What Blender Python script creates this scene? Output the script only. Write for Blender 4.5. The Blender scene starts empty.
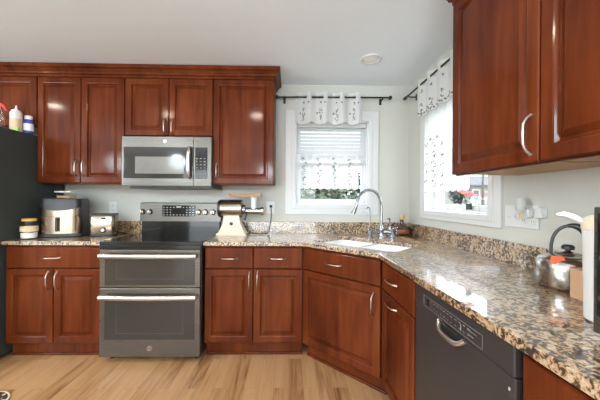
import bpy, bmesh, math, random
from math import sin, cos, pi, radians, sqrt
from mathutils import Vector, Matrix

random.seed(7)
scene = bpy.context.scene
COL = scene.collection

# ------------------------------------------------------------------ camera
D, W, H = 2.874, 1.1955, 2.393          # back wall, right wall, ceiling
CAM_Z = 1.239
cam_data = bpy.data.cameras.new('camera')
cam_data.sensor_width = 36.0
cam_data.lens = 17.277
cam_data.shift_x = 0.00765
cam_data.shift_y = 0.0004
cam_data.clip_start = 0.02
cam = bpy.data.objects.new('camera', cam_data)
cam.matrix_world = (Matrix.Translation((0, 0, CAM_Z)) @ Matrix.Rotation(-0.0193, 4, 'Z')
                    @ Matrix.Rotation(pi / 2, 4, 'X') @ Matrix.Rotation(0.007, 4, 'Z'))
COL.objects.link(cam)
scene.camera = cam

# ------------------------------------------------------------------ world, sun, exposure
scene.view_settings.view_transform = 'Standard'
scene.view_settings.look = 'None'
scene.view_settings.gamma = 1.0
scene.view_settings.use_curve_mapping = False
scene.view_settings.exposure = 1.04

world = bpy.data.worlds.new('sky')
scene.world = world
world.use_nodes = True
wbg = world.node_tree.nodes['Background']
wbg.inputs['Color'].default_value = (0.78, 0.90, 1.0, 1)
wbg.inputs['Strength'].default_value = 3.8

sun_data = bpy.data.lights.new('sun', 'SUN')
sun_data.energy = 4.5
sun_data.angle = radians(1.0)
sun_data.color = (1.0, 0.95, 0.86)
sun = bpy.data.objects.new('sun', sun_data)
sun.rotation_euler = Vector((-0.45, 0.35, -0.85)).to_track_quat('-Z', 'Y').to_euler()
COL.objects.link(sun)


def area(name, loc, aim, sx, sy, power, color, shape='RECTANGLE'):
    l = bpy.data.lights.new(name, 'AREA')
    l.shape = shape
    l.size = sx
    l.size_y = sy
    l.energy = power
    l.color = color
    o = bpy.data.objects.new(name, l)
    o.location = loc
    o.rotation_euler = (Vector(aim) - Vector(loc)).to_track_quat('-Z', 'Y').to_euler()
    COL.objects.link(o)
    return o


# fill added out of view: area lights behind and beside the camera
area('rear_fill', (-1.4, -5.4, 1.25), (-1.4, 0, 1.25), 4.8, 2.1, 90, (0.84, 0.935, 1.0))
area('side_fill', (-4.6, -0.6, 1.4), (0, 0.4, 1.3), 1.8, 1.3, 45, (0.84, 0.935, 1.0))  # added cool area fill, the left wall has no opening
for lx, ly, lz, p in ((-2.3, -1.0, 2.0, 28), (-3.2, -0.3, 1.9, 24), (-0.5, -1.2, 1.85, 36), (0.5, -0.5, 1.75, 27)):  # first bulb follows the microwave glint, the others are added fill
    ld = bpy.data.lights.new('pendant_and_fill', 'POINT')
    ld.energy = p
    ld.shadow_soft_size = 0.14
    ld.color = (0.80, 0.925, 1.0)
    lo = bpy.data.objects.new('pendant_and_fill', ld)
    lo.location = (lx, ly, lz)
    COL.objects.link(lo)


for lx, ly, p in ((-2.9, 1.45, 6), (-1.65, 1.15, 5), (-0.45, 1.15, 5)):  # first follows the cabinet highlight, the other two are added wash for the uppers
    area('ceiling_lamp_and_fill', (lx, ly, H - 0.015), (lx, ly, 0), 0.15, 0.15, p, (1.0, 0.86, 0.70), 'DISK')


# ------------------------------------------------------------------ materials
def new_mat(name):
    m = bpy.data.materials.new(name)
    m.use_nodes = True
    nt = m.node_tree
    return m, nt, nt.nodes['Principled BSDF'], nt.nodes, nt.links


def plain(name, col, rough=0.5, metal=0.0, coat=0.0, spec=0.5, noise=0.0, nscale=30.0):
    m, nt, b, N, L = new_mat(name)
    b.inputs['Base Color'].default_value = (*col, 1)
    b.inputs['Roughness'].default_value = rough
    b.inputs['Metallic'].default_value = metal
    b.inputs['Coat Weight'].default_value = coat
    b.inputs['Coat Roughness'].default_value = 0.08
    b.inputs['Specular IOR Level'].default_value = spec
    if noise:
        tc = N.new('ShaderNodeTexCoord')
        n = N.new('ShaderNodeTexNoise')
        n.inputs['Scale'].default_value = nscale
        n.inputs['Detail'].default_value = 4
        L.new(tc.outputs['Object'], n.inputs['Vector'])
        mx = N.new('ShaderNodeMix')
        mx.data_type = 'RGBA'
        mx.inputs[6].default_value = (*[c * (1 - noise) for c in col], 1)
        mx.inputs[7].default_value = (*[min(1, c * (1 + noise)) for c in col], 1)
        L.new(n.outputs['Fac'], mx.inputs[0])
        L.new(mx.outputs[2], b.inputs['Base Color'])
    return m


def brushed(name, col, rough=0.28, axis=(1, 60, 60), metal=1.0):
    m, nt, b, N, L = new_mat(name)
    b.inputs['Base Color'].default_value = (*col, 1)
    b.inputs['Metallic'].default_value = metal
    tc = N.new('ShaderNodeTexCoord')
    mp = N.new('ShaderNodeMapping')
    mp.inputs['Scale'].default_value = axis
    n = N.new('ShaderNodeTexNoise')
    n.inputs['Scale'].default_value = 6
    n.inputs['Detail'].default_value = 3
    r = N.new('ShaderNodeMapRange')
    r.inputs['To Min'].default_value = rough * 0.92
    r.inputs['To Max'].default_value = rough * 1.08
    L.new(tc.outputs['Object'], mp.inputs['Vector'])
    L.new(mp.outputs['Vector'], n.inputs['Vector'])
    L.new(n.outputs['Fac'], r.inputs['Value'])
    L.new(r.outputs['Result'], b.inputs['Roughness'])
    return m


def wood(name, dark, mid, light, scale=(16, 16, 1.3), rough=0.36, coat=0.22):
    m, nt, b, N, L = new_mat(name)
    tc = N.new('ShaderNodeTexCoord')
    oi = N.new('ShaderNodeObjectInfo')
    add = N.new('ShaderNodeVectorMath')
    add.operation = 'MULTIPLY_ADD'
    cx = N.new('ShaderNodeCombineXYZ')
    for i in range(3):
        L.new(oi.outputs['Random'], cx.inputs[i])
    L.new(cx.outputs['Vector'], add.inputs[0])
    add.inputs[1].default_value = (7, 5, 3)
    L.new(tc.outputs['Object'], add.inputs[2])
    mp = N.new('ShaderNodeMapping')
    mp.inputs['Scale'].default_value = scale
    L.new(add.outputs['Vector'], mp.inputs['Vector'])
    n = N.new('ShaderNodeTexNoise')
    n.inputs['Scale'].default_value = 1.0
    n.inputs['Detail'].default_value = 6
    n.inputs['Roughness'].default_value = 0.6
    n.inputs['Distortion'].default_value = 0.6
    L.new(mp.outputs['Vector'], n.inputs['Vector'])
    mp2 = N.new('ShaderNodeMapping')
    mp2.inputs['Scale'].default_value = (3.0, 3.0, 1.6)
    L.new(add.outputs['Vector'], mp2.inputs['Vector'])
    n2 = N.new('ShaderNodeTexNoise')
    n2.inputs['Scale'].default_value = 1.2
    n2.inputs['Detail'].default_value = 3
    L.new(mp2.outputs['Vector'], n2.inputs['Vector'])
    av = N.new('ShaderNodeMath')
    av.operation = 'MULTIPLY_ADD'
    av.inputs[1].default_value = 0.5
    hf = N.new('ShaderNodeMath')
    hf.operation = 'MULTIPLY'
    hf.inputs[1].default_value = 0.5
    L.new(n2.outputs['Fac'], hf.inputs[0])
    L.new(n.outputs['Fac'], av.inputs[0])
    L.new(hf.outputs[0], av.inputs[2])
    cr = N.new('ShaderNodeValToRGB')
    e = cr.color_ramp.elements
    e[0].position = 0.34
    e[0].color = (*dark, 1)
    e[1].position = 0.66
    e[1].color = (*light, 1)
    k = e.new(0.5)
    k.color = (*mid, 1)
    L.new(av.outputs[0], cr.inputs['Fac'])
    L.new(cr.outputs['Color'], b.inputs['Base Color'])
    b.inputs['Roughness'].default_value = rough
    b.inputs['Coat Weight'].default_value = coat
    b.inputs['Coat Roughness'].default_value = 0.12
    b.inputs['Specular IOR Level'].default_value = 0.04
    return m


def granite_mat():
    m, nt, b, N, L = new_mat('granite')
    tc = N.new('ShaderNodeTexCoord')
    dn = N.new('ShaderNodeTexNoise')
    dn.inputs['Scale'].default_value = 28
    dn.inputs['Detail'].default_value = 3
    L.new(tc.outputs['Object'], dn.inputs['Vector'])
    mad = N.new('ShaderNodeVectorMath')
    mad.operation = 'MULTIPLY_ADD'
    mad.inputs[1].default_value = (0.03, 0.03, 0.03)
    L.new(dn.outputs['Color'], mad.inputs[0])
    L.new(tc.outputs['Object'], mad.inputs[2])
    fl = N.new('ShaderNodeTexNoise')
    fl.inputs['Scale'].default_value = 76
    fl.inputs['Detail'].default_value = 3.5
    fl.inputs['Roughness'].default_value = 0.62
    L.new(mad.outputs['Vector'], fl.inputs['Vector'])
    big = N.new('ShaderNodeTexNoise')
    big.inputs['Scale'].default_value = 12
    big.inputs['Detail'].default_value = 3
    L.new(tc.outputs['Object'], big.inputs['Vector'])
    mm = N.new('ShaderNodeMath')
    mm.operation = 'MULTIPLY_ADD'
    mm.inputs[1].default_value = 0.30
    L.new(big.outputs['Fac'], mm.inputs[0])
    L.new(fl.outputs['Fac'], mm.inputs[2])
    cr = N.new('ShaderNodeValToRGB')
    e = cr.color_ramp.elements
    e[0].position = 0.598
    e[0].color = (0.020, 0.015, 0.014, 1)
    e[1].position = 0.622
    e[1].color = (0.09, 0.042, 0.022, 1)
    for p, c in ((0.645, (0.32, 0.180, 0.085)), (0.69, (0.43, 0.28, 0.155)), (0.77, (0.56, 0.44, 0.29)), (0.86, (0.36, 0.29, 0.22))):
        k = e.new(p)
        k.color = (*c, 1)
    L.new(mm.outputs[0], cr.inputs['Fac'])
    L.new(cr.outputs['Color'], b.inputs['Base Color'])
    b.inputs['Roughness'].default_value = 0.34
    b.inputs['Specular IOR Level'].default_value = 0.8
    b.inputs['Coat IOR'].default_value = 1.8
    b.inputs['Coat Weight'].default_value = 0.9
    b.inputs['Coat Roughness'].default_value = 0.035
    return m


def floor_mat():
    m, nt, b, N, L = new_mat('hardwood_floor')
    tc = N.new('ShaderNodeTexCoord')
    mp = N.new('ShaderNodeMapping')
    mp.inputs['Rotation'].default_value = (0, 0, radians(90))
    L.new(tc.outputs['Object'], mp.inputs['Vector'])
    br = N.new('ShaderNodeTexBrick')
    br.inputs['Scale'].default_value = 1.0
    br.inputs['Brick Width'].default_value = 0.95
    br.inputs['Row Height'].default_value = 0.098
    br.inputs['Mortar Size'].default_value = 0.0012
    br.inputs['Mortar Smooth'].default_value = 0.2
    br.inputs['Color1'].default_value = (0, 0, 0, 1)
    br.inputs['Color2'].default_value = (1, 1, 1, 1)
    br.inputs['Mortar'].default_value = (0.5, 0.5, 0.5, 1)
    br.offset = 0.37
    L.new(mp.outputs['Vector'], br.inputs['Vector'])
    sp = N.new('ShaderNodeSeparateColor')
    L.new(br.outputs['Color'], sp.inputs['Color'])
    # grain, offset per plank
    cx = N.new('ShaderNodeCombineXYZ')
    L.new(sp.outputs['Red'], cx.inputs[0])
    L.new(sp.outputs['Red'], cx.inputs[2])
    ad = N.new('ShaderNodeVectorMath')
    ad.operation = 'MULTIPLY_ADD'
    ad.inputs[1].default_value = (9, 0, 13)
    L.new(cx.outputs['Vector'], ad.inputs[0])
    L.new(tc.outputs['Object'], ad.inputs[2])
    mg = N.new('ShaderNodeMapping')
    mg.inputs['Scale'].default_value = (22, 1.5, 1)
    L.new(ad.outputs['Vector'], mg.inputs['Vector'])
    n = N.new('ShaderNodeTexNoise')
    n.inputs['Scale'].default_value = 1.0
    n.inputs['Detail'].default_value = 7
    n.inputs['Roughness'].default_value = 0.62
    n.inputs['Distortion'].default_value = 0.9
    L.new(mg.outputs['Vector'], n.inputs['Vector'])
    s = N.new('ShaderNodeMath')
    s.operation = 'MULTIPLY_ADD'
    s.inputs[1].default_value = 0.34
    L.new(sp.outputs['Red'], s.inputs[0])
    s2 = N.new('ShaderNodeMath')
    s2.operation = 'MULTIPLY_ADD'
    s2.inputs[1].default_value = 1.25
    s2.inputs[2].default_value = -0.24
    L.new(n.outputs['Fac'], s2.inputs[0])
    L.new(s2.outputs[0], s.inputs[2])
    cr = N.new('ShaderNodeValToRGB')
    e = cr.color_ramp.elements
    e[0].position = 0.22
    e[0].color = (0.17, 0.070, 0.026, 1)
    e[1].position = 0.85
    e[1].color = (0.46, 0.272, 0.135, 1)
    for p, c in ((0.36, (0.30, 0.150, 0.064)), (0.5, (0.39, 0.213, 0.097)), (0.66, (0.445, 0.255, 0.122))):
        k = e.new(p)
        k.color = (*c, 1)
    L.new(s.outputs[0], cr.inputs['Fac'])
    mx = N.new('ShaderNodeMix')
    mx.data_type = 'RGBA'
    mx.inputs[7].default_value = (0.22, 0.11, 0.05, 1)
    mf = N.new('ShaderNodeMath')
    mf.operation = 'MULTIPLY'
    mf.inputs[1].default_value = 0.6
    L.new(br.outputs['Fac'], mf.inputs[0])
    L.new(mf.outputs[0], mx.inputs[0])
    L.new(cr.outputs['Color'], mx.inputs[6])
    L.new(mx.outputs[2], b.inputs['Base Color'])
    b.inputs['Roughness'].default_value = 0.36
    b.inputs['Coat Weight'].default_value = 0.15
    return m


def glass_mat(name, tint=(1, 1, 1), refl=0.06, clear=True):
    """thin clear pane: mostly see-through with a weak mirror reflection"""
    m = bpy.data.materials.new(name)
    m.use_nodes = True
    nt = m.node_tree
    N, L = nt.nodes, nt.links
    N.remove(N['Principled BSDF'])
    out = N['Material Output']
    t = N.new('ShaderNodeBsdfTransparent')
    t.inputs['Color'].default_value = (*tint, 1)
    g = N.new('ShaderNodeBsdfGlossy')
    g.inputs['Roughness'].default_value = 0.02
    lw = N.new('ShaderNodeLayerWeight')
    lw.inputs['Blend'].default_value = 0.5
    pw = N.new('ShaderNodeMath')
    pw.operation = 'POWER'
    pw.inputs[1].default_value = 5.0
    L.new(lw.outputs['Facing'], pw.inputs[0])
    fr = N.new('ShaderNodeMath')
    fr.operation = 'MULTIPLY_ADD'
    fr.inputs[1].default_value = 0.92
    fr.inputs[2].default_value = 0.04
    L.new(pw.outputs[0], fr.inputs[0])
    mx = N.new('ShaderNodeMixShader')
    L.new(fr.outputs[0], mx.inputs[0])
    L.new(t.outputs[0], mx.inputs[1])
    L.new(g.outputs[0], mx.inputs[2])
    L.new(mx.outputs[0], out.inputs['Surface'])
    return m


def sheer_mat(name, see=0.22, col=(0.9, 0.9, 0.9)):
    m = bpy.data.materials.new(name)
    m.use_nodes = True
    nt = m.node_tree
    N, L = nt.nodes, nt.links
    N.remove(N['Principled BSDF'])
    out = N['Material Output']
    d = N.new('ShaderNodeBsdfDiffuse')
    d.inputs['Color'].default_value = (*col, 1)
    tr = N.new('ShaderNodeBsdfTranslucent')
    tr.inputs['Color'].default_value = (*col, 1)
    tp = N.new('ShaderNodeBsdfTransparent')
    m1 = N.new('ShaderNodeMixShader')
    m1.inputs[0].default_value = 0.4
    m2 = N.new('ShaderNodeMixShader')
    # fine weave makes it slightly more or less open
    tc = N.new('ShaderNodeTexCoord')
    n = N.new('ShaderNodeTexNoise')
    n.inputs['Scale'].default_value = 14
    r = N.new('ShaderNodeMapRange')
    r.inputs['To Min'].default_value = see * 0.8
    r.inputs['To Max'].default_value = see * 1.2
    L.new(tc.outputs['Object'], n.inputs['Vector'])
    L.new(n.outputs['Fac'], r.inputs['Value'])
    L.new(r.outputs['Result'], m2.inputs[0])
    L.new(d.outputs[0], m1.inputs[1])
    L.new(tr.outputs[0], m1.inputs[2])
    L.new(m1.outputs[0], m2.inputs[1])
    L.new(tp.outputs[0], m2.inputs[2])
    L.new(m2.outputs[0], out.inputs['Surface'])
    return m


M = {}
M['wall'] = plain('wall_paint', (0.56, 0.555, 0.505), 0.75, noise=0.015, nscale=6)
M['ceil'] = plain('ceiling_paint', (0.77, 0.825, 0.875), 0.85, noise=0.01, nscale=5)
M['trim'] = plain('white_trim', (0.63, 0.63, 0.63), 0.35, noise=0.01)
M['vinyl'] = plain('white_vinyl', (0.72, 0.72, 0.73), 0.3, noise=0.01)
M['cherry'] = wood('cherry_wood', (0.056, 0.0105, 0.0033), (0.104, 0.0215, 0.0062), (0.160, 0.038, 0.0110))
M['maple'] = wood('raw_wood', (0.40, 0.24, 0.13), (0.48, 0.30, 0.17), (0.55, 0.36, 0.21), rough=0.5, coat=0.1)
M['granite'] = granite_mat()
M['floor'] = floor_mat()
M['nickel'] = brushed('brushed_nickel', (0.56, 0.50, 0.43), 0.28, (30, 30, 2))
M['slate'] = brushed('slate_steel', (0.150, 0.138, 0.126), 0.28, (1, 60, 60), 0.85)
M['steel'] = brushed('stainless_steel', (0.13, 0.120, 0.108), 0.28, (1, 60, 60))
M['steel_bright'] = brushed('bright_steel', (0.40, 0.365, 0.325), 0.25, (1, 60, 60))
M['handle_steel'] = brushed('satin_handle_steel', (0.62, 0.58, 0.54), 0.32, (1, 60, 60))
M['kettle_steel'] = plain('polished_kettle_steel', (0.50, 0.46, 0.42), 0.20, 1.0, noise=0.02)
M['warm_steel'] = brushed('warm_brushed_steel', (0.36, 0.285, 0.215), 0.22, (60, 60, 1))
M['chrome'] = plain('chrome', (0.34, 0.345, 0.36), 0.16, 1.0, noise=0.02)
M['black_glass'] = plain('black_glass', (0.010, 0.011, 0.011), 0.06, 0, 0.12, noise=0.05)
M['oven_glass'] = plain('oven_glass', (0.030, 0.028, 0.026), 0.06, 0, 0.14, noise=0.05)
M['black'] = plain('black_plastic', (0.015, 0.015, 0.016), 0.35, noise=0.1)
M['blackmetal'] = plain('black_metal', (0.012, 0.012, 0.012), 0.4, 0.3, noise=0.1)
M['darkgrey'] = plain('dark_grey', (0.05, 0.055, 0.055), 0.45, noise=0.06)
M['fridge'] = plain('fridge_side_grey', (0.036, 0.043, 0.041), 0.6, 0, noise=0.08, nscale=60)
M['dish'] = brushed('dishwasher_charcoal', (0.060, 0.056, 0.056), 0.36, (60, 1, 60), 0.45)
M['mark'] = plain('printed_marks', (0.42, 0.42, 0.42), 0.5, noise=0.02)
M['dimmark'] = plain('dim_printed_marks', (0.20, 0.20, 0.20), 0.5, noise=0.02)
M['white'] = plain('white_plastic', (0.71, 0.71, 0.70), 0.35, noise=0.015)
M['ivory'] = plain('ivory_enamel', (0.66, 0.565, 0.44), 0.3, noise=0.02)
M['cream'] = plain('cream_plastic', (0.80, 0.70, 0.52), 0.4, noise=0.03)
M['ceramic'] = plain('white_ceramic', (0.86, 0.86, 0.85), 0.12, 0, 0.4, noise=0.01)
M['cloth'] = sheer_mat('sheer_fabric', 0.12, (0.82, 0.82, 0.82))
M['cloth_thin'] = sheer_mat('thin_sheer_fabric', 0.10, (0.74, 0.74, 0.74))
M['thread'] = plain('grey_thread', (0.21, 0.21, 0.20), 0.8, noise=0.1)
M['slat'] = plain('blind_slat', (0.62, 0.62, 0.62), 0.45, noise=0.01)
M['pane'] = glass_mat('window_glass')
M['clear'] = glass_mat('clear_glass', (0.975, 0.985, 0.985))
M['cork'] = plain('cork', (0.55, 0.36, 0.18), 0.8, noise=0.2, nscale=120)
M['amber'] = plain('amber_liquor', (0.06, 0.02, 0.006), 0.08, 0, 0.6, noise=0.15)
M['red_label'] = plain('red_label', (0.25, 0.075, 0.03), 0.5, noise=0.5, nscale=70)
M['orange'] = plain('orange_tag', (0.85, 0.13, 0.03), 0.45, noise=0.03)
M['red'] = plain('red_plastic', (0.65, 0.04, 0.03), 0.4, noise=0.03)
M['blue'] = plain('blue_plastic', (0.045, 0.055, 0.32), 0.35, noise=0.05)
M['green'] = plain('green_plastic', (0.22, 0.6, 0.12), 0.4, noise=0.05)
M['milky'] = plain('milky_plastic', (0.66, 0.64, 0.58), 0.35, noise=0.03)
M['peach'] = plain('peach_liquid', (0.60, 0.42, 0.28), 0.4, noise=0.04)
M['yellow'] = plain('yellow_lid', (0.68, 0.42, 0.12), 0.45, noise=0.05)
M['label_cream'] = plain('cream_label', (0.72, 0.58, 0.36), 0.6, noise=0.2, nscale=50)
M['sugar'] = plain('white_powder', (0.82, 0.80, 0.78), 0.8, noise=0.04)
M['card'] = plain('cardboard', (0.55, 0.33, 0.20), 0.7, noise=0.06)
M['pink'] = plain('pink_petal', (0.85, 0.30, 0.34), 0.6, noise=0.12)
M['coral'] = plain('coral_petal', (0.90, 0.42, 0.25), 0.6, noise=0.12)
M['stem'] = plain('green_stem', (0.10, 0.22, 0.06), 0.6, noise=0.15)
M['lampglow'] = plain('lamp_lens', (0.85, 0.84, 0.80), 0.4, noise=0.01)
M['leaf'] = plain('shrub_leaves', (0.016, 0.032, 0.006), 0.6, noise=0.5, nscale=3)
M['leaf_dark'] = plain('dark_tree_leaves', (0.012, 0.017, 0.009), 0.6, noise=0.5, nscale=3)
M['bark'] = plain('bark', (0.06, 0.045, 0.035), 0.8, noise=0.3)
M['lawn'] = plain('lawn', (0.035, 0.052, 0.018), 0.9, noise=0.25, nscale=2)
M['siding'] = plain('pale_siding', (0.20, 0.185, 0.155), 0.7, noise=0.03)
M['roofing'] = plain('grey_roof', (0.03, 0.03, 0.032), 0.8, noise=0.15)
M['rugmat'] = None


# ------------------------------------------------------------------ mesh helpers
class G:
    """a growing mesh; every call adds a shape, obj() links it as one object"""

    def __init__(self):
        self.bm = bmesh.new()

    def box(self, lo, hi, bev=0.0, seg=2):
        r = bmesh.ops.create_cube(self.bm, size=1.0)
        vs = r['verts']
        for v in vs:
            v.co = Vector([lo[i] + (v.co[i] + 0.5) * (hi[i] - lo[i]) for i in range(3)])
        if bev:
            es = list({e for v in vs for e in v.link_edges})
            bmesh.ops.bevel(self.bm, geom=es, offset=bev, segments=seg, affect='EDGES', profile=0.5)
        return self

    def rings(self, rings, cap0=True, cap1=True, close=True):
        """loft a list of equally long vertex rings"""
        bm = self.bm
        vr = [[bm.verts.new(p) for p in r] for r in rings]
        n = len(vr[0])
        for a, b in zip(vr, vr[1:]):
            for i in range(n if close else n - 1):
                j = (i + 1) % n
                bm.faces.new((a[i], a[j], b[j], b[i]))
        if cap0:
            bm.faces.new(list(reversed(vr[0])))
        if cap1:
            bm.faces.new(vr[-1])
        return self

    def tube(self, path, r, n=10, sx=1.0, cap=True):
        path = [Vector(p) for p in path]
        rs = r if isinstance(r, (list, tuple)) else [r] * len(path)
        t0 = (path[1] - path[0]).normalized()
        up = Vector((0, 0, 1)) if abs(t0.z) < 0.9 else Vector((1, 0, 0))
        u = t0.cross(up).normalized()
        out = []
        for i, p in enumerate(path):
            a = path[max(i - 1, 0)]
            b = path[min(i + 1, len(path) - 1)]
            t = (b - a).normalized()
            u = (u - t * u.dot(t)).normalized()
            w = t.cross(u)
            out.append([p + u * (cos(2 * pi * k / n) * rs[i] * sx) + w * (sin(2 * pi * k / n) * rs[i]) for k in range(n)])
        return self.rings(out, cap, cap)

    def lathe(self, prof, c=(0, 0, 0), n=32, axis='z', cap0=True, cap1=True):
        out = []
        for r, h in prof:
            ring = []
            for k in range(n):
                a = 2 * pi * k / n
                x, y = r * cos(a), r * sin(a)
                p = {'z': (x, y, h), 'y': (x, h, y), 'x': (h, x, y)}[axis]
                ring.append((c[0] + p[0], c[1] + p[1], c[2] + p[2]))
            out.append(ring)
        return self.rings(out, cap0, cap1)

    def prism(self, poly, z0, z1):
        a = [(x, y, z0) for x, y in poly]
        b = [(x, y, z1) for x, y in poly]
        return self.rings([a, b])

    def grid(self, f, nu, nv):
        bm = self.bm
        v = [[bm.verts.new(f(i / nu, j / nv)) for j in range(nv + 1)] for i in range(nu + 1)]
        for i in range(nu):
            for j in range(nv):
                bm.faces.new((v[i][j], v[i + 1][j], v[i + 1][j + 1], v[i][j + 1]))
        return self

    def panel(self, x0, z0, w, h, y, t, frame=0.058, depth=0.014):
        """raised-panel cabinet door facing -y; y is its back plane, t its thickness"""
        prof = [(0, 0), (0, -t + 0.004), (0.004, -t), (frame - 0.012, -t), (frame - 0.006, -t + 0.002), (frame, -t + depth),
                (frame + 0.007, -t + depth), (frame + 0.026, -t + 0.0030), (frame + 0.029, -t + 0.0012)]
        return self.rings([[(x0 + i, y + yy, z0 + i), (x0 + w - i, y + yy, z0 + i), (x0 + w - i, y + yy, z0 + h - i), (x0 + i, y + yy, z0 + h - i)]
                           for i, yy in prof])

    def slabfront(self, x0, z0, w, h, y, t):
        prof = [(0, 0), (0, -t + 0.006), (0.003, -t + 0.002), (0.008, -t)]
        return self.rings([[(x0 + i, y + yy, z0 + i), (x0 + w - i, y + yy, z0 + i), (x0 + w - i, y + yy, z0 + h - i), (x0 + i, y + yy, z0 + h - i)]
                           for i, yy in prof])

    def pull(self, c, L=0.14, vertical=True, out=0.03, r=0.0046):
        """arched bar pull standing on a face that looks to -y; c is the middle of its foot line"""
        pts, rs = [], []
        for k in range(13):
            s = -1 + 2 * k / 12
            o = -out * (1 - s ** 4) - 0.001
            d = s * L / 2
            pts.append((c[0] + (0 if vertical else d), c[1] + o, c[2] + (d if vertical else 0)))
            rs.append(r * (1.0 + 0.5 * s ** 6))
        return self.tube(pts, rs, 8)


def obj(name, g, mat, parent=None, smooth=None):
    bm = g.bm
    bmesh.ops.recalc_face_normals(bm, faces=bm.faces[:])
    me = bpy.data.meshes.new(name)
    bm.to_mesh(me)
    bm.free()
    me.materials.append(mat)
    if smooth:
        me.polygons.foreach_set('use_smooth', [True] * len(me.polygons))
        me.set_sharp_from_angle(angle=radians(smooth))
    o = bpy.data.objects.new(name, me)
    COL.objects.link(o)
    if parent:
        o.parent = parent
    return o


def tag(o, label, cat, group=None):
    o['label'] = label
    o['category'] = cat
    if group:
        o['group'] = group
    return o


def thing(name, label, cat, loc=(0, 0, 0), rz=0.0, group=None):
    o = bpy.data.objects.new(name, None)
    o.empty_display_size = 0.05
    o.location = loc
    o.rotation_euler = (0, 0, rz)
    COL.objects.link(o)
    return tag(o, label, cat, group)


def struct(name, g, mat, parent=None, smooth=None):
    o = obj(name, g, mat, parent, smooth)
    if parent is None:
        o['kind'] = 'structure'
    return o


def disc(g, c, r, axis, n=24, t=0.002):
    return g.lathe([(r, 0), (r, t)] if axis != 'y' else [(r, 0), (r, -t)], c, n, axis)


def rrect(cx, cy, w, h, r, n=6):
    pts = []
    for sx, sy, a0 in ((1, 1, 0), (-1, 1, 90), (-1, -1, 180), (1, -1, 270)):
        for k in range(n + 1):
            a = radians(a0 + 90 * k / n)
            pts.append((cx + sx * (w / 2 - r) + r * cos(a), cy + sy * (h / 2 - r) + r * sin(a)))
    return pts


# ------------------------------------------------------------------ room shell
XL, YR = -4.8, -5.6                      # left wall and the wall behind the camera
T = 0.15
# openings: (lo, hi, z0, z1)
BW = (0.050, 0.785, 1.195, 2.035)        # back window opening in x
RW = (1.688, 2.495, 1.155, 2.040)        # right window opening in y

struct('floor', G().box((XL - T, YR - T, -0.12), (W + T, D + T, 0)), M['floor'])
struct('ceiling', G().box((XL - T, YR - T, H), (W + T, D + T, H + 0.12)), M['ceil'])
g = G()
g.box((XL - T, D, 0), (BW[0], D + T, H)).box((BW[1], D, 0), (W + T, D + T, H))
g.box((BW[0], D, 0), (BW[1], D + T, BW[2])).box((BW[0], D, BW[3]), (BW[1], D + T, H))
struct('wall_back', g, M['wall'])
g = G()
g.box((W, YR - T, 0), (W + T, RW[0], H)).box((W, RW[1], 0), (W + T, D, H))
g.box((W, RW[0], 0), (W + T, RW[1], RW[2])).box((W, RW[0], RW[3]), (W + T, RW[1], H))
struct('wall_right', g, M['wall'])
g = G()
g.box((XL - T, YR - T, 0), (XL, D, H))
struct('wall_left', g, M['wall'])
g = G()
g.box((XL, YR - T, 0), (W, YR, H))
struct('wall_rear', g, M['wall'])


def window(name, along, lo, hi, z0, z1, meet, apron=0.098):
    """double-hung window; along='x' sits in the back wall, along='y' in the right wall"""
    P0 = D if along == 'x' else W

    def bx(g, a0, a1, d0, d1, zz0, zz1, bev=0.0):
        if along == 'x':
            g.box((a0, P0 + d0, zz0), (a1, P0 + d1, zz1), bev)
        else:
            g.box((P0 + d0, a0, zz0), (P0 + d1, a1, zz1), bev)
    cw = 0.098
    g = G()                                # casing on the wall face, two steps
    for (e, t) in ((cw, 0.016), (0.035, 0.022)):
        off = 0 if e == cw else 0
        b_ = apron if e == cw else e
        p_ = 0.006 if e == cw else 0.003
        bx(g, lo - e, lo + p_, -t, 0.0, z0 - b_, z1 + e, 0.003)
        bx(g, hi - p_, hi + e, -t, 0.0, z0 - b_, z1 + e, 0.003)
        bx(g, lo, hi, -t, 0.0, z1 - p_, z1 + e, 0.003)
        bx(g, lo, hi, -t, 0.0, z0 - b_, z0 + p_, 0.003)
    root = struct(name, g, M['trim'])
    g = G()                                # jamb liner
    bx(g, lo, lo + 0.014, 0, T, z0, z1)
    bx(g, hi - 0.014, hi, 0, T, z0, z1)
    bx(g, lo, hi, 0, T, z1 - 0.014, z1)
    struct('window_jamb', g, M['vinyl'], root)
    g = G()
    bx(g, lo + 0.014, hi - 0.014, 0, T + 0.03, z0, z0 + 0.016, 0.003)
    struct('window_sill', g, M['vinyl'], root)
    a0, a1 = lo + 0.014, hi - 0.014
    s = 0.042

    def sash(zz0, zz1, d, nm):
        g = G()
        bx(g, a0, a0 + s, d, d + 0.032, zz0, zz1, 0.003)
        bx(g, a1 - s, a1, d, d + 0.032, zz0, zz1, 0.003)
        bx(g, a0 + s, a1 - s, d, d + 0.032, zz0, zz0 + s, 0.003)
        bx(g, a0 + s, a1 - s, d, d + 0.032, zz1 - s, zz1, 0.003)
        f = struct('window_sash', g, M['vinyl'], root)
        g = G()
        bx(g, a0 + s, a1 - s, d + 0.013, d + 0.018, zz0 + s, zz1 - s)
        struct('window_pane', g, M['pane'], f)
    sash(z0 + 0.016, meet + 0.02, 0.060, 'lower')
    sash(meet - 0.02, z1 - 0.014, 0.098, 'upper')
    g = G()
    mid = (a0 + a1) / 2
    bx(g, mid - 0.03, mid + 0.03, 0.045, 0.062, meet + 0.018, meet + 0.03, 0.003)
    struct('window_lock', g, M['vinyl'], root)
    return root


window('window_1', 'x', *BW, 1.615)
window('window_2', 'y', *RW, 1.60, 0.066)

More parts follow.
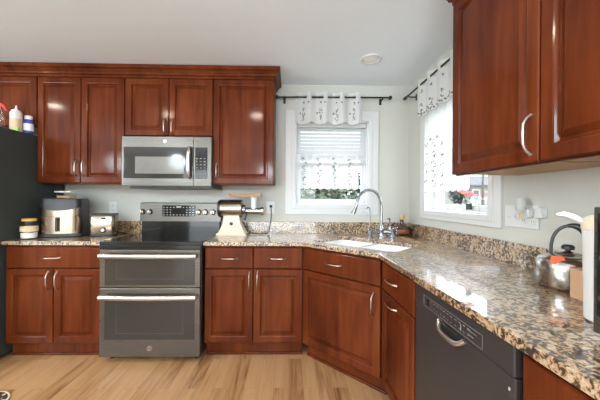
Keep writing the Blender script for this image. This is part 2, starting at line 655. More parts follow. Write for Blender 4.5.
# recessed lamp in the ceiling
t = thing('recessed_light', 'white round recessed light in the ceiling near the corner', 'ceiling light', (0.652, 2.332, H))
obj('trim_ring', G().lathe([(0.088, 0.0), (0.086, -0.006), (0.070, -0.010), (0.062, -0.006), (0.060, 0.0)], n=40), M['trim'], t, 40)
obj('lens', G().lathe([(0.060, -0.0005), (0.058, -0.004), (0.03, -0.006), (0.002, -0.0065)], n=40), M['lampglow'], t, 40)

# ------------------------------------------------------------------ cabinets
FT = 0.022          # door thickness
GAP = 0.005


def carcass(w, d, z0, z1, th=0.018):
    """open box without a front: sides, back, bottom, top and a face frame"""
    g = G()
    g.box((0, 0, z0), (th, d, z1)).box((w - th, 0, z0), (w, d, z1))
    g.box((th, 0.002, z0), (w - th, d, z0 + th)).box((th, 0.002, z1 - th), (w - th, d, z1))
    g.box((th, d - 0.008, z0 + th), (w - th, d, z1 - th))
    g.box((th, 0.001, z0 + th), (w - th, 0.010, z1 - th))
    return g


def upper(label, x, y, rz, w, d, z0, z1, doors, pulls, bottom=True, over=0.0):
    """doors: list of (x0, width); pulls: list of (door index, local x, z centre)"""
    t = thing('wall_cabinet', label, 'cabinet', (x, y, 0), rz)
    obj('carcass', carcass(w, d, z0 + 0.012, z1), M['cherry'], t)
    if bottom:
        obj('underside', G().box((0.018, 0.012, z0 + 0.004), (w - 0.018, d - 0.002, z0 + 0.011)), M['maple'], t)
        obj('light_rail', G().box((0, -0.001, z0 - over), (w, 0.018, z0 + 0.0115), 0.002), M['cherry'], t)
    ds = []
    for x0, dw in doors:
        ds.append(obj('door', G().panel(x0 + GAP / 2, z0 + 0.006, dw - GAP, z1 - z0 - 0.012, -0.001, FT), M['cherry'], t))
    for i, px, pz in pulls:
        obj('handle', G().pull((px, -0.001 - FT, pz)), M['nickel'], ds[i], 50)
    return t


YU = D - 0.325                             # face of the wall cabinets' boxes
DU = 0.323
upper('two-door cherry cabinet above the refrigerator, cut off at the left edge', -3.125, YU, 0, 0.935, DU, 1.86, 2.295,
      [(0, 0.4675), (0.4675, 0.4675)], [(0, 0.43, 1.96), (1, 0.505, 1.96)])
upper('tall two-door cherry wall cabinet above the air fryer and toaster', -2.186, YU, 0, 0.746, DU, 1.372, 2.295,
      [(0, 0.373), (0.373, 0.373)], [(0, 0.342, 1.505), (1, 0.404, 1.505)])
upper('short two-door cherry wall cabinet directly above the microwave', -1.438, YU, 0, 0.761, DU, 1.788, 2.295,
      [(0, 0.3805), (0.3805, 0.3805)], [(0, 0.348, 1.868), (1, 0.413, 1.868)])
upper('single-door cherry wall cabinet between the microwave and back window', -0.675, YU, 0, 0.531, DU, 1.372, 2.295,
      [(0, 0.531)], [(0, 0.035, 1.490)])

# crown moulding of the back run: profile swept along the front and round the right end
g = G()
prof = [(0.0, 2.292), (0.0, 2.312), (-0.014, 2.318), (-0.016, 2.330), (-0.034, 2.352), (-0.050, 2.360), (-0.052, 2.388), (0.02, 2.388), (0.02, 2.292)]
yf = YU - FT - 0.002
xr = -0.143
rr = []
rr.append([(-3.125, yf + o, z) for o, z in prof])
rr.append([(xr - o, yf + o, z) for o, z in prof])
rr.append([(xr - o, D - 0.002, z) for o, z in prof])
g.rings(rr)
tag(obj('crown_moulding', g, M['cherry']), 'stepped cherry crown moulding along the top of the back wall cabinets', 'moulding')

# right wall cabinets (face looks to -x)
XU = W - 0.325
upper('large cherry wall cabinet with a long brass-toned pull on the right wall', XU, 1.497, -pi / 2, 0.530, DU, 1.372, 2.270,
      [(0, 0.530)], [(0, 0.500, 1.475)], over=0.0)
upper('plain-fronted cherry wall cabinet at the upper right edge of the photo', XU, 0.965, -pi / 2, 0.530, DU, 1.372, 2.270,
      [(0, 0.530)], [(0, 0.497, 1.475)], over=0.0)
g = G()
xf = XU - FT - 0.002
yl = 1.499
rr = [[(W - 0.002, yl - o, z - 0.025) for o, z in prof], [(xf + o, yl - o, z - 0.025) for o, z in prof], [(xf + o, 0.435, z - 0.025) for o, z in prof]]
g.rings(rr)
tag(obj('crown_moulding', g, M['cherry']), 'cherry crown moulding above the right wall cabinets', 'moulding')

# ---- base cabinets
ZT = 0.883                                # top of the boxes
YB = D - 0.604
DB = 0.602


def base(label, x, y, rz, w, d, drawers, doors, body=None):
    t = thing('base_cabinet', label, 'cabinet', (x, y, 0), rz)
    obj('carcass', body or carcass(w, d, 0.112, ZT), M['cherry'], t)
    g = G().box((0, 0.055, 0), (w, 0.072, 0.112))
    obj('toe_kick', g, M['cherry'], t)
    obj('shoe_moulding', G().box((0, 0.043, 0), (w, 0.0545, 0.018), 0.003), M['maple'] if False else M['cherry'], t)
    for x0, ww, z0, h, px, pz in drawers:
        o = obj('drawer', G().slabfront(x0 + GAP / 2, z0, ww - GAP, h, -0.001, FT), M['cherry'], t)
        obj('handle', G().pull((px, -0.001 - FT, pz), 0.14, False), M['nickel'], o, 50)
    for x0, ww, z0, h, px, pz, vert in doors:
        o = obj('door', G().panel(x0 + GAP / 2, z0, ww - GAP, h, -0.001, FT), M['cherry'], t)
        obj('handle', G().pull((px, -0.001 - FT, pz), 0.14, vert), M['nickel'], o, 50)
    return t


ZD0, ZD1 = 0.704, 0.162
base('cherry base cabinet beside the refrigerator with one wide drawer over two doors', -2.186, YB, 0, 0.748, DB,
     [(0.012, 0.722, ZD0, ZD1, 0.36, 0.785)],
     [(0.012, 0.360, 0.128, 0.570, 0.340, 0.610, True), (0.373, 0.360, 0.128, 0.570, 0.406, 0.610, True)])
base('cherry base cabinet with two drawers over two doors, right of the range', -0.662, YB, 0, 0.770, DB,
     [(0.004, 0.377, ZD0, ZD1, 0.192, 0.785), (0.383, 0.383, ZD0, ZD1, 0.575, 0.785)],
     [(0.004, 0.377, 0.128, 0.570, 0.352, 0.612, True), (0.383, 0.383, 0.128, 0.570, 0.414, 0.612, True)])
# angled corner sink cabinet
CA = (0.113, YB)
CB = (W - 0.604, YB - (W - 0.604 - 0.113))
CWID = (CB[0] - CA[0]) * sqrt(2)


def to_loc(p):
    dx, dy = p[0] - CA[0], p[1] - CA[1]
    c, s = cos(pi / 4), sin(pi / 4)
    return (c * dx - s * dy, s * dx + c * dy)


g = G()
g.box((0, 0.001, 0.112), (CWID, 0.018, ZT))


def wallpanel(a, b, th=0.01):
    a, b = Vector(to_loc(a)), Vector(to_loc(b))
    d = (b - a).normalized()
    n = Vector((-d.y, d.x)) * th
    g.prism([a, b, b + n, a + n], 0.112, ZT)


wallpanel((0.113, YB), (0.113, D - 0.004), -0.01)
wallpanel((W - 0.004, CB[1]), (CB[0], CB[1]), -0.01)
base('angled cherry corner cabinet under the white sink', CA[0], CA[1], -pi / 4, CWID, 0.3,
     [(0.010, CWID - 0.020, ZD0, ZD1, 0.30, 0.785)],
     [(0.010, CWID - 0.020, 0.128, 0.570, CWID - 0.058, 0.585, True)], body=g)
# right run
XB = W - 0.604
base('narrow cherry base cabinet between the corner sink cabinet and dishwasher', XB, CB[1] - 0.002, -pi / 2, 0.502, DB,
     [(0.030, 0.456, ZD0, ZD1, 0.215, 0.790)],
     [(0.030, 0.456, 0.128, 0.570, 0.215, 0.660, False)])
base('cherry base cabinet at the lower right, past the dishwasher', XB, 0.707, -pi / 2, 0.584, DB,
     [(0.012, 0.53, ZD0, ZD1, 0.27, 0.785)],
     [(0.012, 0.264, 0.128, 0.570, 0.24, 0.61, True), (0.277, 0.264, 0.128, 0.570, 0.31, 0.61, True)])

# ------------------------------------------------------------------ counters and sink
ZS_TOP, ZCB = 0.912, 0.8835
ZC = ZS_TOP + 0.001                       # things stand a hair above the stone
SPL = 1.024


def slab(poly, holes, z0, z1, bev=0.004):
    g = G()
    bm = g.bm
    edges = []
    for lp in [poly] + holes:
        vs = [bm.verts.new((x, y, z0)) for x, y in lp]
        edges += [bm.edges.new((vs[i], vs[(i + 1) % len(vs)])) for i in range(len(vs))]
    r = bmesh.ops.triangle_fill(bm, use_beauty=True, use_dissolve=False, edges=edges)
    faces = [f for f in r['geom'] if isinstance(f, bmesh.types.BMFace)]
    ex = bmesh.ops.extrude_face_region(bm, geom=faces)
    bmesh.ops.translate(bm, verts=[v for v in ex['geom'] if isinstance(v, bmesh.types.BMVert)], vec=(0, 0, z1 - z0))
    bmesh.ops.recalc_face_normals(bm, faces=bm.faces[:])
    if bev:
        es = []
        for e in bm.edges:
            if len(e.link_faces) == 2 and abs(e.calc_face_angle(0)) > 0.6 and all(abs(v.co.z - z1) < 1e-5 for v in e.verts):
                es.append(e)
        bmesh.ops.bevel(bm, geom=es, offset=bev, segments=2, affect='EDGES', profile=0.5)
    return g


YF = D - 0.640
t = thing('countertop', 'short speckled granite counter left of the range beside the refrigerator', 'countertop', (0, 0, 0))
obj('slab', slab([(-2.196, D - 0.001), (-2.196, YF), (-1.434, YF), (-1.434, D - 0.001)], [], ZCB, ZS_TOP), M['granite'], t)
obj('backsplash', G().box((-2.196, D - 0.021, ZS_TOP), (-1.434, D - 0.001, SPL), 0.002), M['granite'], t)

r2 = sqrt(2)
E1 = (1 / r2, -1 / r2)
E2 = (1 / r2, 1 / r2)
SA0, SA1, SB0, SB1 = -1.52, -0.815, 1.765, 2.206


def ab(a, b):
    return (a * E1[0] + b * E2[0], a * E1[1] + b * E2[1])


hole = [ab(a, b) for a, b in rrect((SA0 + SA1) / 2, (SB0 + SB1) / 2, SA1 - SA0, SB1 - SB0, 0.06)]
XF = W - 0.642
t = thing('countertop', 'long L-shaped speckled granite counter holding the corner sink', 'countertop', (0, 0, 0))
obj('slab', slab([(-0.667, D - 0.001), (-0.667, YF), (0.100, YF), (XF, YF - (XF - 0.100)), (XF, 0.12), (W - 0.001, 0.12), (W - 0.001, D - 0.001)],
                 [hole], ZCB, ZS_TOP), M['granite'], t)
g = G().box((-0.667, D - 0.021, ZS_TOP), (W - 0.001, D - 0.001, SPL), 0.002)
g.box((W - 0.021, 0.12, ZS_TOP), (W - 0.001, D - 0.021, SPL), 0.002)
obj('backsplash', g, M['granite'], t)

cxs, cys = ab((SA0 + SA1) / 2, (SB0 + SB1) / 2)
t = thing('sink', 'white double-bowl sink set into the granite corner counter', 'sink', (cxs, cys, 0), -pi / 4)
LA, LB = SA1 - SA0, SB1 - SB0


def bowl(x, w, h):
    rings = []
    for ins, z, r in ((0.0, ZCB - 0.006, 0.055), (0.006, ZCB - 0.02, 0.055), (0.012, 0.74, 0.06), (0.03, 0.715, 0.06), (0.07, 0.708, 0.06)):
        rings.append([(px, py, z) for px, py in rrect(x, 0, w - 2 * ins, h - 2 * ins, r)])
    return G().rings(rings, False, True)


wb = (LA - 0.035) / 2
for sx in (-1, 1):
    b = obj('basin', bowl(sx * (wb + 0.035) / 2, wb, LB - 0.008), M['ceramic'], t, 40)
    obj('drain', G().lathe([(0.035, 0.7085), (0.033, 0.711), (0.012, 0.7095)], (sx * (wb + 0.035) / 2, 0, 0), 24), M['chrome'], b, 40)
g = G()
o_ = rrect(0, 0, LA + 0.022, LB + 0.022, 0.07)
g2 = slab(o_, [rrect(sx * (wb + 0.035) / 2, 0, wb, LB - 0.008, 0.055) for sx in (-1, 1)], ZCB - 0.0075, ZCB - 0.0015, 0)
obj('rim', g2, M['ceramic'], t)

# ------------------------------------------------------------------ faucet behind the sink (bridge with two handles)
fx, fy = 0.800, 2.500
t = thing('kitchen_faucet', 'tall chrome gooseneck kitchen faucet standing behind the sink', 'faucet', (fx, fy, ZC))
g = G().lathe([(0.030, 0), (0.030, 0.010), (0.024, 0.018), (0.022, 0.06), (0.027, 0.07), (0.027, 0.085), (0.017, 0.10), (0.0135, 0.12)])
obj('base', g, M['chrome'], t, 40)
path = [(0, 0, 0.11), (0, 0, 0.20), (0, 0, 0.285)]
R = 0.128
for k in range(1, 15):
    a = pi * k / 15.0
    path.append((-R * (1 - cos(a)) * 0.93, -R * (1 - cos(a)) * 0.36, 0.285 + R * 1.05 * sin(a)))
path += [(-2 * R * 0.965, -2 * R * 0.36, 0.262)]
obj('spout', G().tube(path, 0.0125, 14), M['chrome'], t, 60)
e = path[-1]
obj('spray_head', G().tube([(e[0], e[1], e[2] + 0.006), (e[0] - 0.012, e[1], e[2] - 0.02), (e[0] - 0.022, e[1], e[2] - 0.045)], [0.014, 0.017, 0.019], 14), M['chrome'], t, 60)
g = G().tube([(-0.10, -0.01, 0.045), (-0.05, -0.005, 0.050), (0.05, 0.005, 0.050), (0.10, 0.01, 0.045)], 0.012, 12)
obj('bridge', g, M['chrome'], t, 60)
for s in (-1, 1):
    g = G().lathe([(0.026, 0), (0.026, 0.008), (0.020, 0.014), (0.018, 0.05), (0.022, 0.06), (0.022, 0.072), (0.010, 0.080)], (s * 0.10, s * 0.01, 0), 24)
    o = obj('valve', g, M['chrome'], t, 40)
    obj('lever', G().tube([(s * 0.10, s * 0.01, 0.078), (s * 0.112, s * 0.01 - 0.01, 0.088), (s * 0.14, s * 0.01 - 0.025, 0.092)], [0.008, 0.007, 0.006], 10), M['chrome'], o, 60)

t = thing('filter_tap', 'thin chrome filtered-water tap left of the big faucet', 'faucet', (0.722, 2.575, ZC))
obj('base', G().lathe([(0.018, 0), (0.018, 0.006), (0.010, 0.012), (0.010, 0.04), (0.006, 0.05)]), M['chrome'], t, 40)
path = [(0, 0, 0.045), (0, 0, 0.15), (0, 0, 0.235)]
for k in range(1, 11):
    a = pi * k / 11
    path.append((-0.019 * (1 - cos(a)), -0.006 * (1 - cos(a)), 0.235 + 0.032 * sin(a)))
path.append((-0.040, -0.013, 0.195))
obj('spout', G().tube(path, 0.0055, 10), M['chrome'], t, 60)
t = thing('soap_dispenser', 'slim chrome pump dispenser right of the big faucet', 'dispenser', (0.905, 2.585, ZC))
obj('base', G().lathe([(0.020, 0), (0.020, 0.02), (0.012, 0.028), (0.011, 0.09), (0.007, 0.1)]), M['chrome'], t, 40)
obj('pump', G().tube([(0, 0, 0.095), (0, 0, 0.16), (-0.006, -0.004, 0.168), (-0.03, -0.02, 0.162)], [0.006, 0.006, 0.007, 0.005], 10), M['chrome'], t, 60)
t = tag(obj('drinking_glass', G().lathe([(0.024, 0), (0.030, 0.075), (0.028, 0.075), (0.022, 0.006), (0.001, 0.006)]), M['clear'], None, 40),
        'small clear glass beside the faucet in front of the amber bottle', 'glass')
t.location = (0.945, 2.53, ZC)

# amber bottle in the corner
t = thing('liquor_bottle', 'squat amber bottle with a cork stopper in the corner of the counter', 'bottle', (1.082, 2.758, ZC))
obj('body', G().lathe([(0.060, 0), (0.078, 0.008), (0.085, 0.035), (0.080, 0.062), (0.058, 0.086), (0.026, 0.100), (0.017, 0.110), (0.017, 0.143), (0.020, 0.148)]), M['amber'], t, 60)
obj('label', G().grid(lambda u, v: ((0.0862 - 0.008 * abs(v - .5)) * cos(-2.5 + u * 1.4), (0.0862 - 0.008 * abs(v - .5)) * sin(-2.5 + u * 1.4), 0.018 + 0.036 * v), 14, 4), M['red_label'], t, 60)
obj('neck_glass', G().lathe([(0.0178, 0.108), (0.0178, 0.150)], cap0=False, cap1=False), M['clear'], t, 60)
obj('stopper', G().lathe([(0.014, 0.148), (0.014, 0.156), (0.024, 0.158), (0.024, 0.192), (0.022, 0.195)]), M['cork'], t, 40)

# ------------------------------------------------------------------ range (double oven)
RX0, RX1 = -1.427, -0.672
RC = (RX0 + RX1) / 2
RY = D - 0.655
t = thing('range', 'slate double-oven electric range between the two granite counters', 'stove', (RC, RY, 0))
hw = (RX1 - RX0) / 2
depth = 0.64
obj('body', G().box((-hw, 0.0, 0.045), (hw, depth, 0.893), 0.003), M['slate'], t)
for sx in (-1, 1):
    for yy in (0.06, depth - 0.06):
        obj('foot', G().lathe([(0.018, 0), (0.018, 0.046)], (sx * (hw - 0.05), yy, 0), 12), M['black'], t)
ct = obj('cooktop', G().box((-hw - 0.002, -0.03, 0.8935), (hw + 0.002, depth - 0.062, 0.920), 0.005), M['black_glass'], t)
obj('front_rail', G().box((-hw, -0.026, 0.862), (hw, -0.001, 0.893), 0.003), M['black_glass'], t)
# backguard
bg = obj('backguard', G().box((-hw + 0.005, depth - 0.060, 0.893), (hw - 0.005, depth - 0.002, 1.030), 0.003), M['black_glass'], t)
g = G()
g.rings([[(x, y, z) for y, z in ((depth - 0.066, 1.028), (depth - 0.062, 1.200), (depth - 0.040, 1.208), (depth - 0.002, 1.208), (depth - 0.002, 1.028))] for x in (-hw - 0.010, hw + 0.004)])
cp = obj('control_panel', g, M['slate'], t)


def onpanel(x, z, off=0.0):
    f = (z - 1.028) / (1.200 - 1.028)
    return (x, depth - 0.066 + 0.004 * f - off, z)


g = G()
a = [onpanel(-0.175, 1.075), onpanel(0.140, 1.075), onpanel(0.140, 1.182), onpanel(-0.175, 1.182)]
g.rings([a, [(p[0], p[1] - 0.003, p[2]) for p in a]])
ds = obj('display', g, M['black_glass'], cp)
g = G()
for r_ in range(4):
    for c_ in range(10):
        if 3 <= c_ <= 6 and r_ in (1, 2):
            continue
        x = -0.16 + c_ * 0.031
        z = 1.09 + r_ * 0.024
        p = onpanel(x, z, 0.0035)
        g.box((p[0] - 0.006, p[1] - 0.0003, p[2] - 0.0035), (p[0] + 0.006, p[1] + 0.0008, p[2] + 0.0035))
p = onpanel(-0.018, 1.166, 0.0038)
g.box((p[0] - 0.022, p[1] - 0.0003, p[2] - 0.007), (p[0] + 0.022, p[1] + 0.0008, p[2] + 0.007))
obj('button_marks', g, M['mark'], ds)
for kx in (-0.362, -0.292, 0.172, 0.238, 0.310):
    p = onpanel(kx, 1.118)
    g = G()
    g.lathe([(0.027, -0.0), (0.027, -0.006), (0.022, -0.010), (0.020, -0.030), (0.018, -0.033)], (p[0], p[1] + 0.002, p[2]), 24, 'y')
    g.box((p[0] - 0.004, p[1] - 0.040, p[2] - 0.018), (p[0] + 0.004, p[1] - 0.030, p[2] + 0.018), 0.002)
    obj('knob', g, M['steel_bright'], cp, 40)


def oven_door(z0, z1, wz0, wz1, hz, nm):
    d = obj('oven_door', G().box((-hw + 0.002, -0.030, z0), (hw - 0.002, -0.001, z1), 0.004), M['slate'], t)
    wv = 0.042
    obj('window', G().box((-hw + wv, -0.0325, wz0), (hw - wv, -0.029, wz1), 0.001), M['oven_glass'], d)
    g = G()                                # faint inner frame of the glass
    i0, i1 = -hw + wv + 0.085, hw - wv - 0.085
    j0, j1 = wz0 + 0.045, wz1 - 0.02
    for a_, b_ in (((i0, j0), (i1, j0 + 0.003)), ((i0, j0), (i0 + 0.003, j1)), ((i1 - 0.003, j0), (i1, j1))):
        g.box((a_[0], -0.0330, a_[1]), (b_[0], -0.0322, b_[1]))
    obj('glass_border', g, M['darkgrey'], d)
    pts, rs = [], []
    for k in range(21):
        s = -1 + 2 * k / 20
        pts.append((s * (hw - 0.022), -0.068 - 0.012 * (1 - s * s), hz))
        rs.append(0.0190)
    h = obj('handle', G().tube(pts, rs, 12, 0.75), M['handle_steel'], d, 60)
    for s in (-1, 1):
        obj('handle_mount', G().box((s * (hw - 0.045) - 0.014, -0.066, hz - 0.012), (s * (hw - 0.045) + 0.014, -0.029, hz + 0.012), 0.003), M['steel_bright'], h)
    return d


oven_door(0.574, 0.856, 0.592, 0.786, 0.816, 'upper')
dl = oven_door(0.050, 0.568, 0.182, 0.478, 0.508, 'lower')
g = G()
g.lathe([(0.021, 0), (0.021, -0.002), (0.018, -0.002), (0.018, -0.001), (0.0005, -0.001)], (0.0, -0.030, 0.116), 28, 'y')
lg = obj('round_emblem', g, M['steel_bright'], dl, 30)
g = G()
g.tube([(-0.009, -0.0325, 0.121), (-0.013, -0.0325, 0.116), (-0.008, -0.0325, 0.110), (-0.003, -0.0325, 0.114), (-0.006, -0.0325, 0.117)], 0.0012, 6)
g.tube([(0.010, -0.0325, 0.121), (0.004, -0.0325, 0.120), (0.006, -0.0325, 0.116), (0.003, -0.0325, 0.112), (0.011, -0.0325, 0.110)], 0.0012, 6)
obj('monogram', g, M['darkgrey'], lg)

# ------------------------------------------------------------------ microwave over the range
MX0, MX1 = -1.425, -0.669
MY = 2.474
mw = (MX1 - MX0) / 2
t = thing('microwave', 'stainless over-the-range microwave below the short cabinet', 'microwave', ((MX0 + MX1) / 2, MY, 1.350))
hm = 0.423
obj('body', G().box((-mw, 0.018, 0.004), (mw, D - MY - 0.003, hm), 0.004), M['darkgrey'], t)
obj('vent_base', G().box((-mw + 0.05, 0.03, -0.018), (mw, D - MY - 0.005, 0.0035), 0.003), M['black'], t)
split = -0.821 - (MX0 + MX1) / 2
d = obj('door', G().box((-mw, -0.012, 0.0), (split - 0.001, 0.0175, hm), 0.004), M['steel'], t)
wn = obj('window', G().box((-mw + 0.018, -0.0145, 0.066), (split - 0.004, -0.011, 0.332), 0.001), M['oven_glass'], d)
obj('window_screen', G().box((-mw + 0.115, -0.0152, 0.106), (-mw + 0.525, -0.0142, 0.250)), plain('microwave_screen', (0.13, 0.118, 0.102), 0.25, 0.0, 0.2, noise=0.08), wn)
cpn = obj('control_side', G().box((split + 0.001, -0.012, 0.0), (mw, 0.0175, hm), 0.004), M['steel'], t)
kp = obj('keypad', G().box((split + 0.014, -0.0145, 0.066), (mw - 0.034, -0.011, 0.332), 0.001), M['black_glass'], cpn)
g = G()
for r_ in range(7):
    for c_ in range(3):
        x = split + 0.030 + c_ * 0.033
        z = 0.082 + r_ * 0.026
        g.box((x - 0.008, -0.0150, z - 0.006), (x + 0.006, -0.0143, z + 0.004))
obj('key_marks', g, plain('key_grey', (0.16, 0.16, 0.16), 0.5, noise=0.02), kp)
hx = -0.852 - (MX0 + MX1) / 2
pts = [(hx + 0.004, -0.012, 0.330), (hx, -0.042, 0.318), (hx - 0.002, -0.048, 0.26), (hx - 0.002, -0.050, 0.20), (hx - 0.002, -0.048, 0.14), (hx, -0.042, 0.082), (hx + 0.004, -0.012, 0.070)]
obj('handle', G().tube(pts, [0.011, 0.012, 0.0125, 0.0125, 0.0125, 0.012, 0.011], 12, 1.3), M['handle_steel'], d, 60)
obj('round_emblem', G().lathe([(0.016, 0), (0.016, -0.002), (0.013, -0.002), (0.0005, -0.0015)], (-1.062 - (MX0 + MX1) / 2, -0.012, 0.380), 24, 'y'), M['steel_bright'], d, 30)

# ------------------------------------------------------------------ refrigerator with things on its top
t = thing('refrigerator', 'dark charcoal refrigerator side at the left edge of the photo', 'refrigerator', (-2.66, 2.45, 0))
obj('cabinet', G().box((-0.455, -0.33, 0.03), (0.458, 0.40, 1.785), 0.006), M['fridge'], t)
for s in (-1, 1):
    dr = obj('door', G().box((-0.455 if s < 0 else 0.002, -0.415, 0.62), (-0.002 if s < 0 else 0.458, -0.333, 1.785), 0.01), M['dish'], t)
    obj('handle', G().tube([(s * 0.05, -0.415, 1.70), (s * 0.05, -0.46, 1.66), (s * 0.05, -0.46, 0.80), (s * 0.05, -0.415, 0.76)], 0.012, 10), M['steel_bright'], dr, 60)
dr = obj('freezer_drawer', G().box((-0.455, -0.415, 0.06), (0.458, -0.333, 0.615), 0.01), M['dish'], t)
obj('handle', G().tube([(-0.33, -0.415, 0.54), (-0.30, -0.46, 0.54), (0.30, -0.46, 0.54), (0.33, -0.415, 0.54)], 0.012, 10), M['steel_bright'], dr, 60)
obj('grille', G().box((-0.45, -0.32, 0.0), (0.45, -0.30, 0.029)), M['black'], t)
ZF = 1.786
t = thing('squeeze_bottle', 'milky squeeze bottle with a pointed tip on top of the refrigerator', 'bottle', (-2.272, 2.43, ZF))
obj('body', G().lathe([(0.036, 0), (0.040, 0.004), (0.040, 0.155), (0.036, 0.168)]), M['milky'], t, 40)
obj('contents', G().lathe([(0.0405, 0.004), (0.0405, 0.110)], cap0=False, cap1=False), M['peach'], t, 40)
obj('nozzle', G().lathe([(0.030, 0.168), (0.030, 0.180), (0.010, 0.188), (0.004, 0.222)]), M['white'], t, 40)
t = thing('vitamin_bottle', 'blue bottle with a white cap on top of the refrigerator', 'bottle', (-2.230, 2.515, ZF))
t.location = (-2.218, 2.485, ZF)
obj('body', G().lathe([(0.030, 0), (0.034, 0.004), (0.034, 0.108), (0.026, 0.118)]), M['blue'], t, 40)
obj('label', G().lathe([(0.0346, 0.022), (0.0346, 0.082)], cap0=False, cap1=False), M['white'], t, 40)
obj('cap', G().lathe([(0.027, 0.118), (0.027, 0.146), (0.024, 0.150)]), M['white'], t, 40)
t = thing('spray_bottle', 'clear spray bottle with a red trigger on top of the refrigerator', 'bottle', (-2.395, 2.41, ZF))
obj('body', G().lathe([(0.036, 0), (0.038, 0.005), (0.038, 0.13), (0.018, 0.185), (0.015, 0.2)]), M['clear'], t, 40)
obj('trigger_head', G().box((-0.02, -0.014, 0.2), (0.03, 0.014, 0.235), 0.005).tube([(0.02, 0, 0.225), (0.045, 0, 0.205), (0.065, 0, 0.17)], [0.014, 0.012, 0.008], 10), M['red'], t, 40)
t = thing('jar', 'whitish plastic jar behind the squeeze bottle on the refrigerator', 'jar', (-2.352, 2.505, ZF))
obj('body', G().lathe([(0.028, 0), (0.030, 0.004), (0.030, 0.115), (0.02, 0.125)]), M['milky'], t, 40)
obj('lid', G().lathe([(0.022, 0.125), (0.022, 0.15)]), M['white'], t, 40)
t = tag(obj('clip', G().box((-0.018, -0.012, 0), (0.018, 0.012, 0.035), 0.006), M['green']), 'small lime green plastic clip between bottles on the refrigerator', 'clip')
t.location = (-2.243, 2.405, ZF)

# ------------------------------------------------------------------ left counter: jar, air fryer, container, toaster
t = thing('glass_jar', 'glass jar with a yellow lid on the counter beside the refrigerator', 'jar', (-2.110, 2.375, ZC))
obj('glass', G().lathe([(0.046, 0), (0.055, 0.006), (0.057, 0.02), (0.057, 0.105), (0.046, 0.130), (0.044, 0.148)]), M['clear'], t, 40)
obj('contents', G().lathe([(0.047, 0.006), (0.0525, 0.012), (0.0525, 0.048), (0.002, 0.055)]), M['sugar'], t, 40)
obj('label', G().lathe([(0.0576, 0.060), (0.0576, 0.100)], cap0=False, cap1=False), M['label_cream'], t, 40)
obj('lid', G().lathe([(0.047, 0.143), (0.048, 0.146), (0.048, 0.160), (0.045, 0.163)]), M['yellow'], t, 40)

t = thing('air_fryer', 'large black and stainless air fryer on the left counter', 'air fryer', (-1.952, 2.475, ZC), radians(16))
ax, az = 0.150, 0.330


def fry_ring(z, ex, ey):
    return [(px, py, z) for px, py in rrect(0, 0.125, 2 * (ax + ex), 0.25 + 2 * ey, 0.045)]


obj('housing', G().rings([fry_ring(0.004, -0.012, -0.012), fry_ring(0.012, 0, 0), fry_ring(0.30, 0, 0), fry_ring(0.325, -0.006, -0.006), fry_ring(az, -0.025, -0.025)]), M['black'], t, 40)
obj('base_band', G().rings([fry_ring(0, -0.006, -0.006), fry_ring(0.004, 0.002, 0.002), fry_ring(0.028, 0.002, 0.002)], True, True), M['darkgrey'], t, 40)


def bowfront(z0, z1, off, half, top=None):
    pts = []
    n = 18
    g = G()

    def f(u, v):
        x = (u - .5) * 2 * half
        z1_ = z1 + (top(u) if top else 0)
        edge = max(0.0, abs(x) - (ax - 0.045)) / 0.045
        y = -off - 0.020 * (1 - (2 * u - 1) ** 2) + 0.045 * (1 - sqrt(max(0.0, 1 - min(1, edge) ** 2)))
        return (x, y, z0 + (z1_ - z0) * v)
    g.grid(f, 24, 6)
    return g


dr = obj('basket_front', bowfront(0.030, 0.176, 0.003, ax - 0.004), M['warm_steel'], t, 60)
obj('upper_band', bowfront(0.178, 0.232, 0.003, ax - 0.004, lambda u: 0.022 - 0.030 * (1 - (2 * u - 1) ** 2)), M['warm_steel'], t, 60)
obj('handle', G().box((-0.010, -0.048, 0.050), (0.010, -0.020, 0.170), 0.005), M['black'], dr)

t = thing('food_container', 'small clear container with a dark lid stacked on the air fryer', 'container', (-1.975, 2.585, ZC + az))
obj('box', G().rings([[(px, py, z) for px, py in rrect(0, 0, a_, a_ * 0.8, 0.015)] for a_, z in ((0.115, 0.001), (0.135, 0.05))]), M['clear'], t, 40)
obj('contents', G().rings([[(px, py, z) for px, py in rrect(0, 0, a_, a_ * 0.8, 0.015)] for a_, z in ((0.109, 0.003), (0.117, 0.022))]), M['cork'], t, 40)
obj('lid', G().rings([[(px, py, z) for px, py in rrect(0, 0, 0.141, 0.114, 0.016)] for z in (0.050, 0.062)]), M['milky'], t, 40)

t = thing('toaster', 'stainless toaster with a round dial on the left counter', 'toaster', (-1.640, 2.545, ZC), radians(20))
tw, th_ = 0.096, 0.195


def tr(z, e):
    return [(px, py, z) for px, py in rrect(0, 0.095, 2 * (tw + e), 0.19 + 2 * e, 0.03)]


obj('shell', G().rings([tr(0.014, -0.002), tr(0.018, 0), tr(0.168, 0), tr(0.176, -0.003)]), M['warm_steel'], t, 40)
obj('base', G().rings([tr(0.0, -0.01), tr(0.004, 0.002), tr(0.0135, 0.002)]), M['black'], t, 40)
tp = obj('top_cap', G().rings([tr(0.1765, 0.003), tr(0.188, 0.003), tr(th_, -0.006)]), M['darkgrey'], t, 40)
g = G()
for sx in (-1, 1):
    g.box((sx * 0.038 - 0.016, 0.03, th_ - 0.001), (sx * 0.038 + 0.016, 0.16, th_ + 0.0008))
obj('bread_slot', g, M['black'], tp)
dl_ = obj('dial', G().lathe([(0.024, 0), (0.024, -0.006), (0.019, -0.016), (0.017, -0.018)], (0.010, 0.0, 0.055), 28, 'y'), M['black'], t, 40)
obj('dial_face', G().lathe([(0.014, -0.018), (0.014, -0.0195)], (0.010, 0.0, 0.055), 24, 'y'), M['steel_bright'], dl_, 40)
obj('lever', G().box((-0.002, -0.018, 0.150), (0.030, -0.001, 0.162), 0.004), M['black'], t)
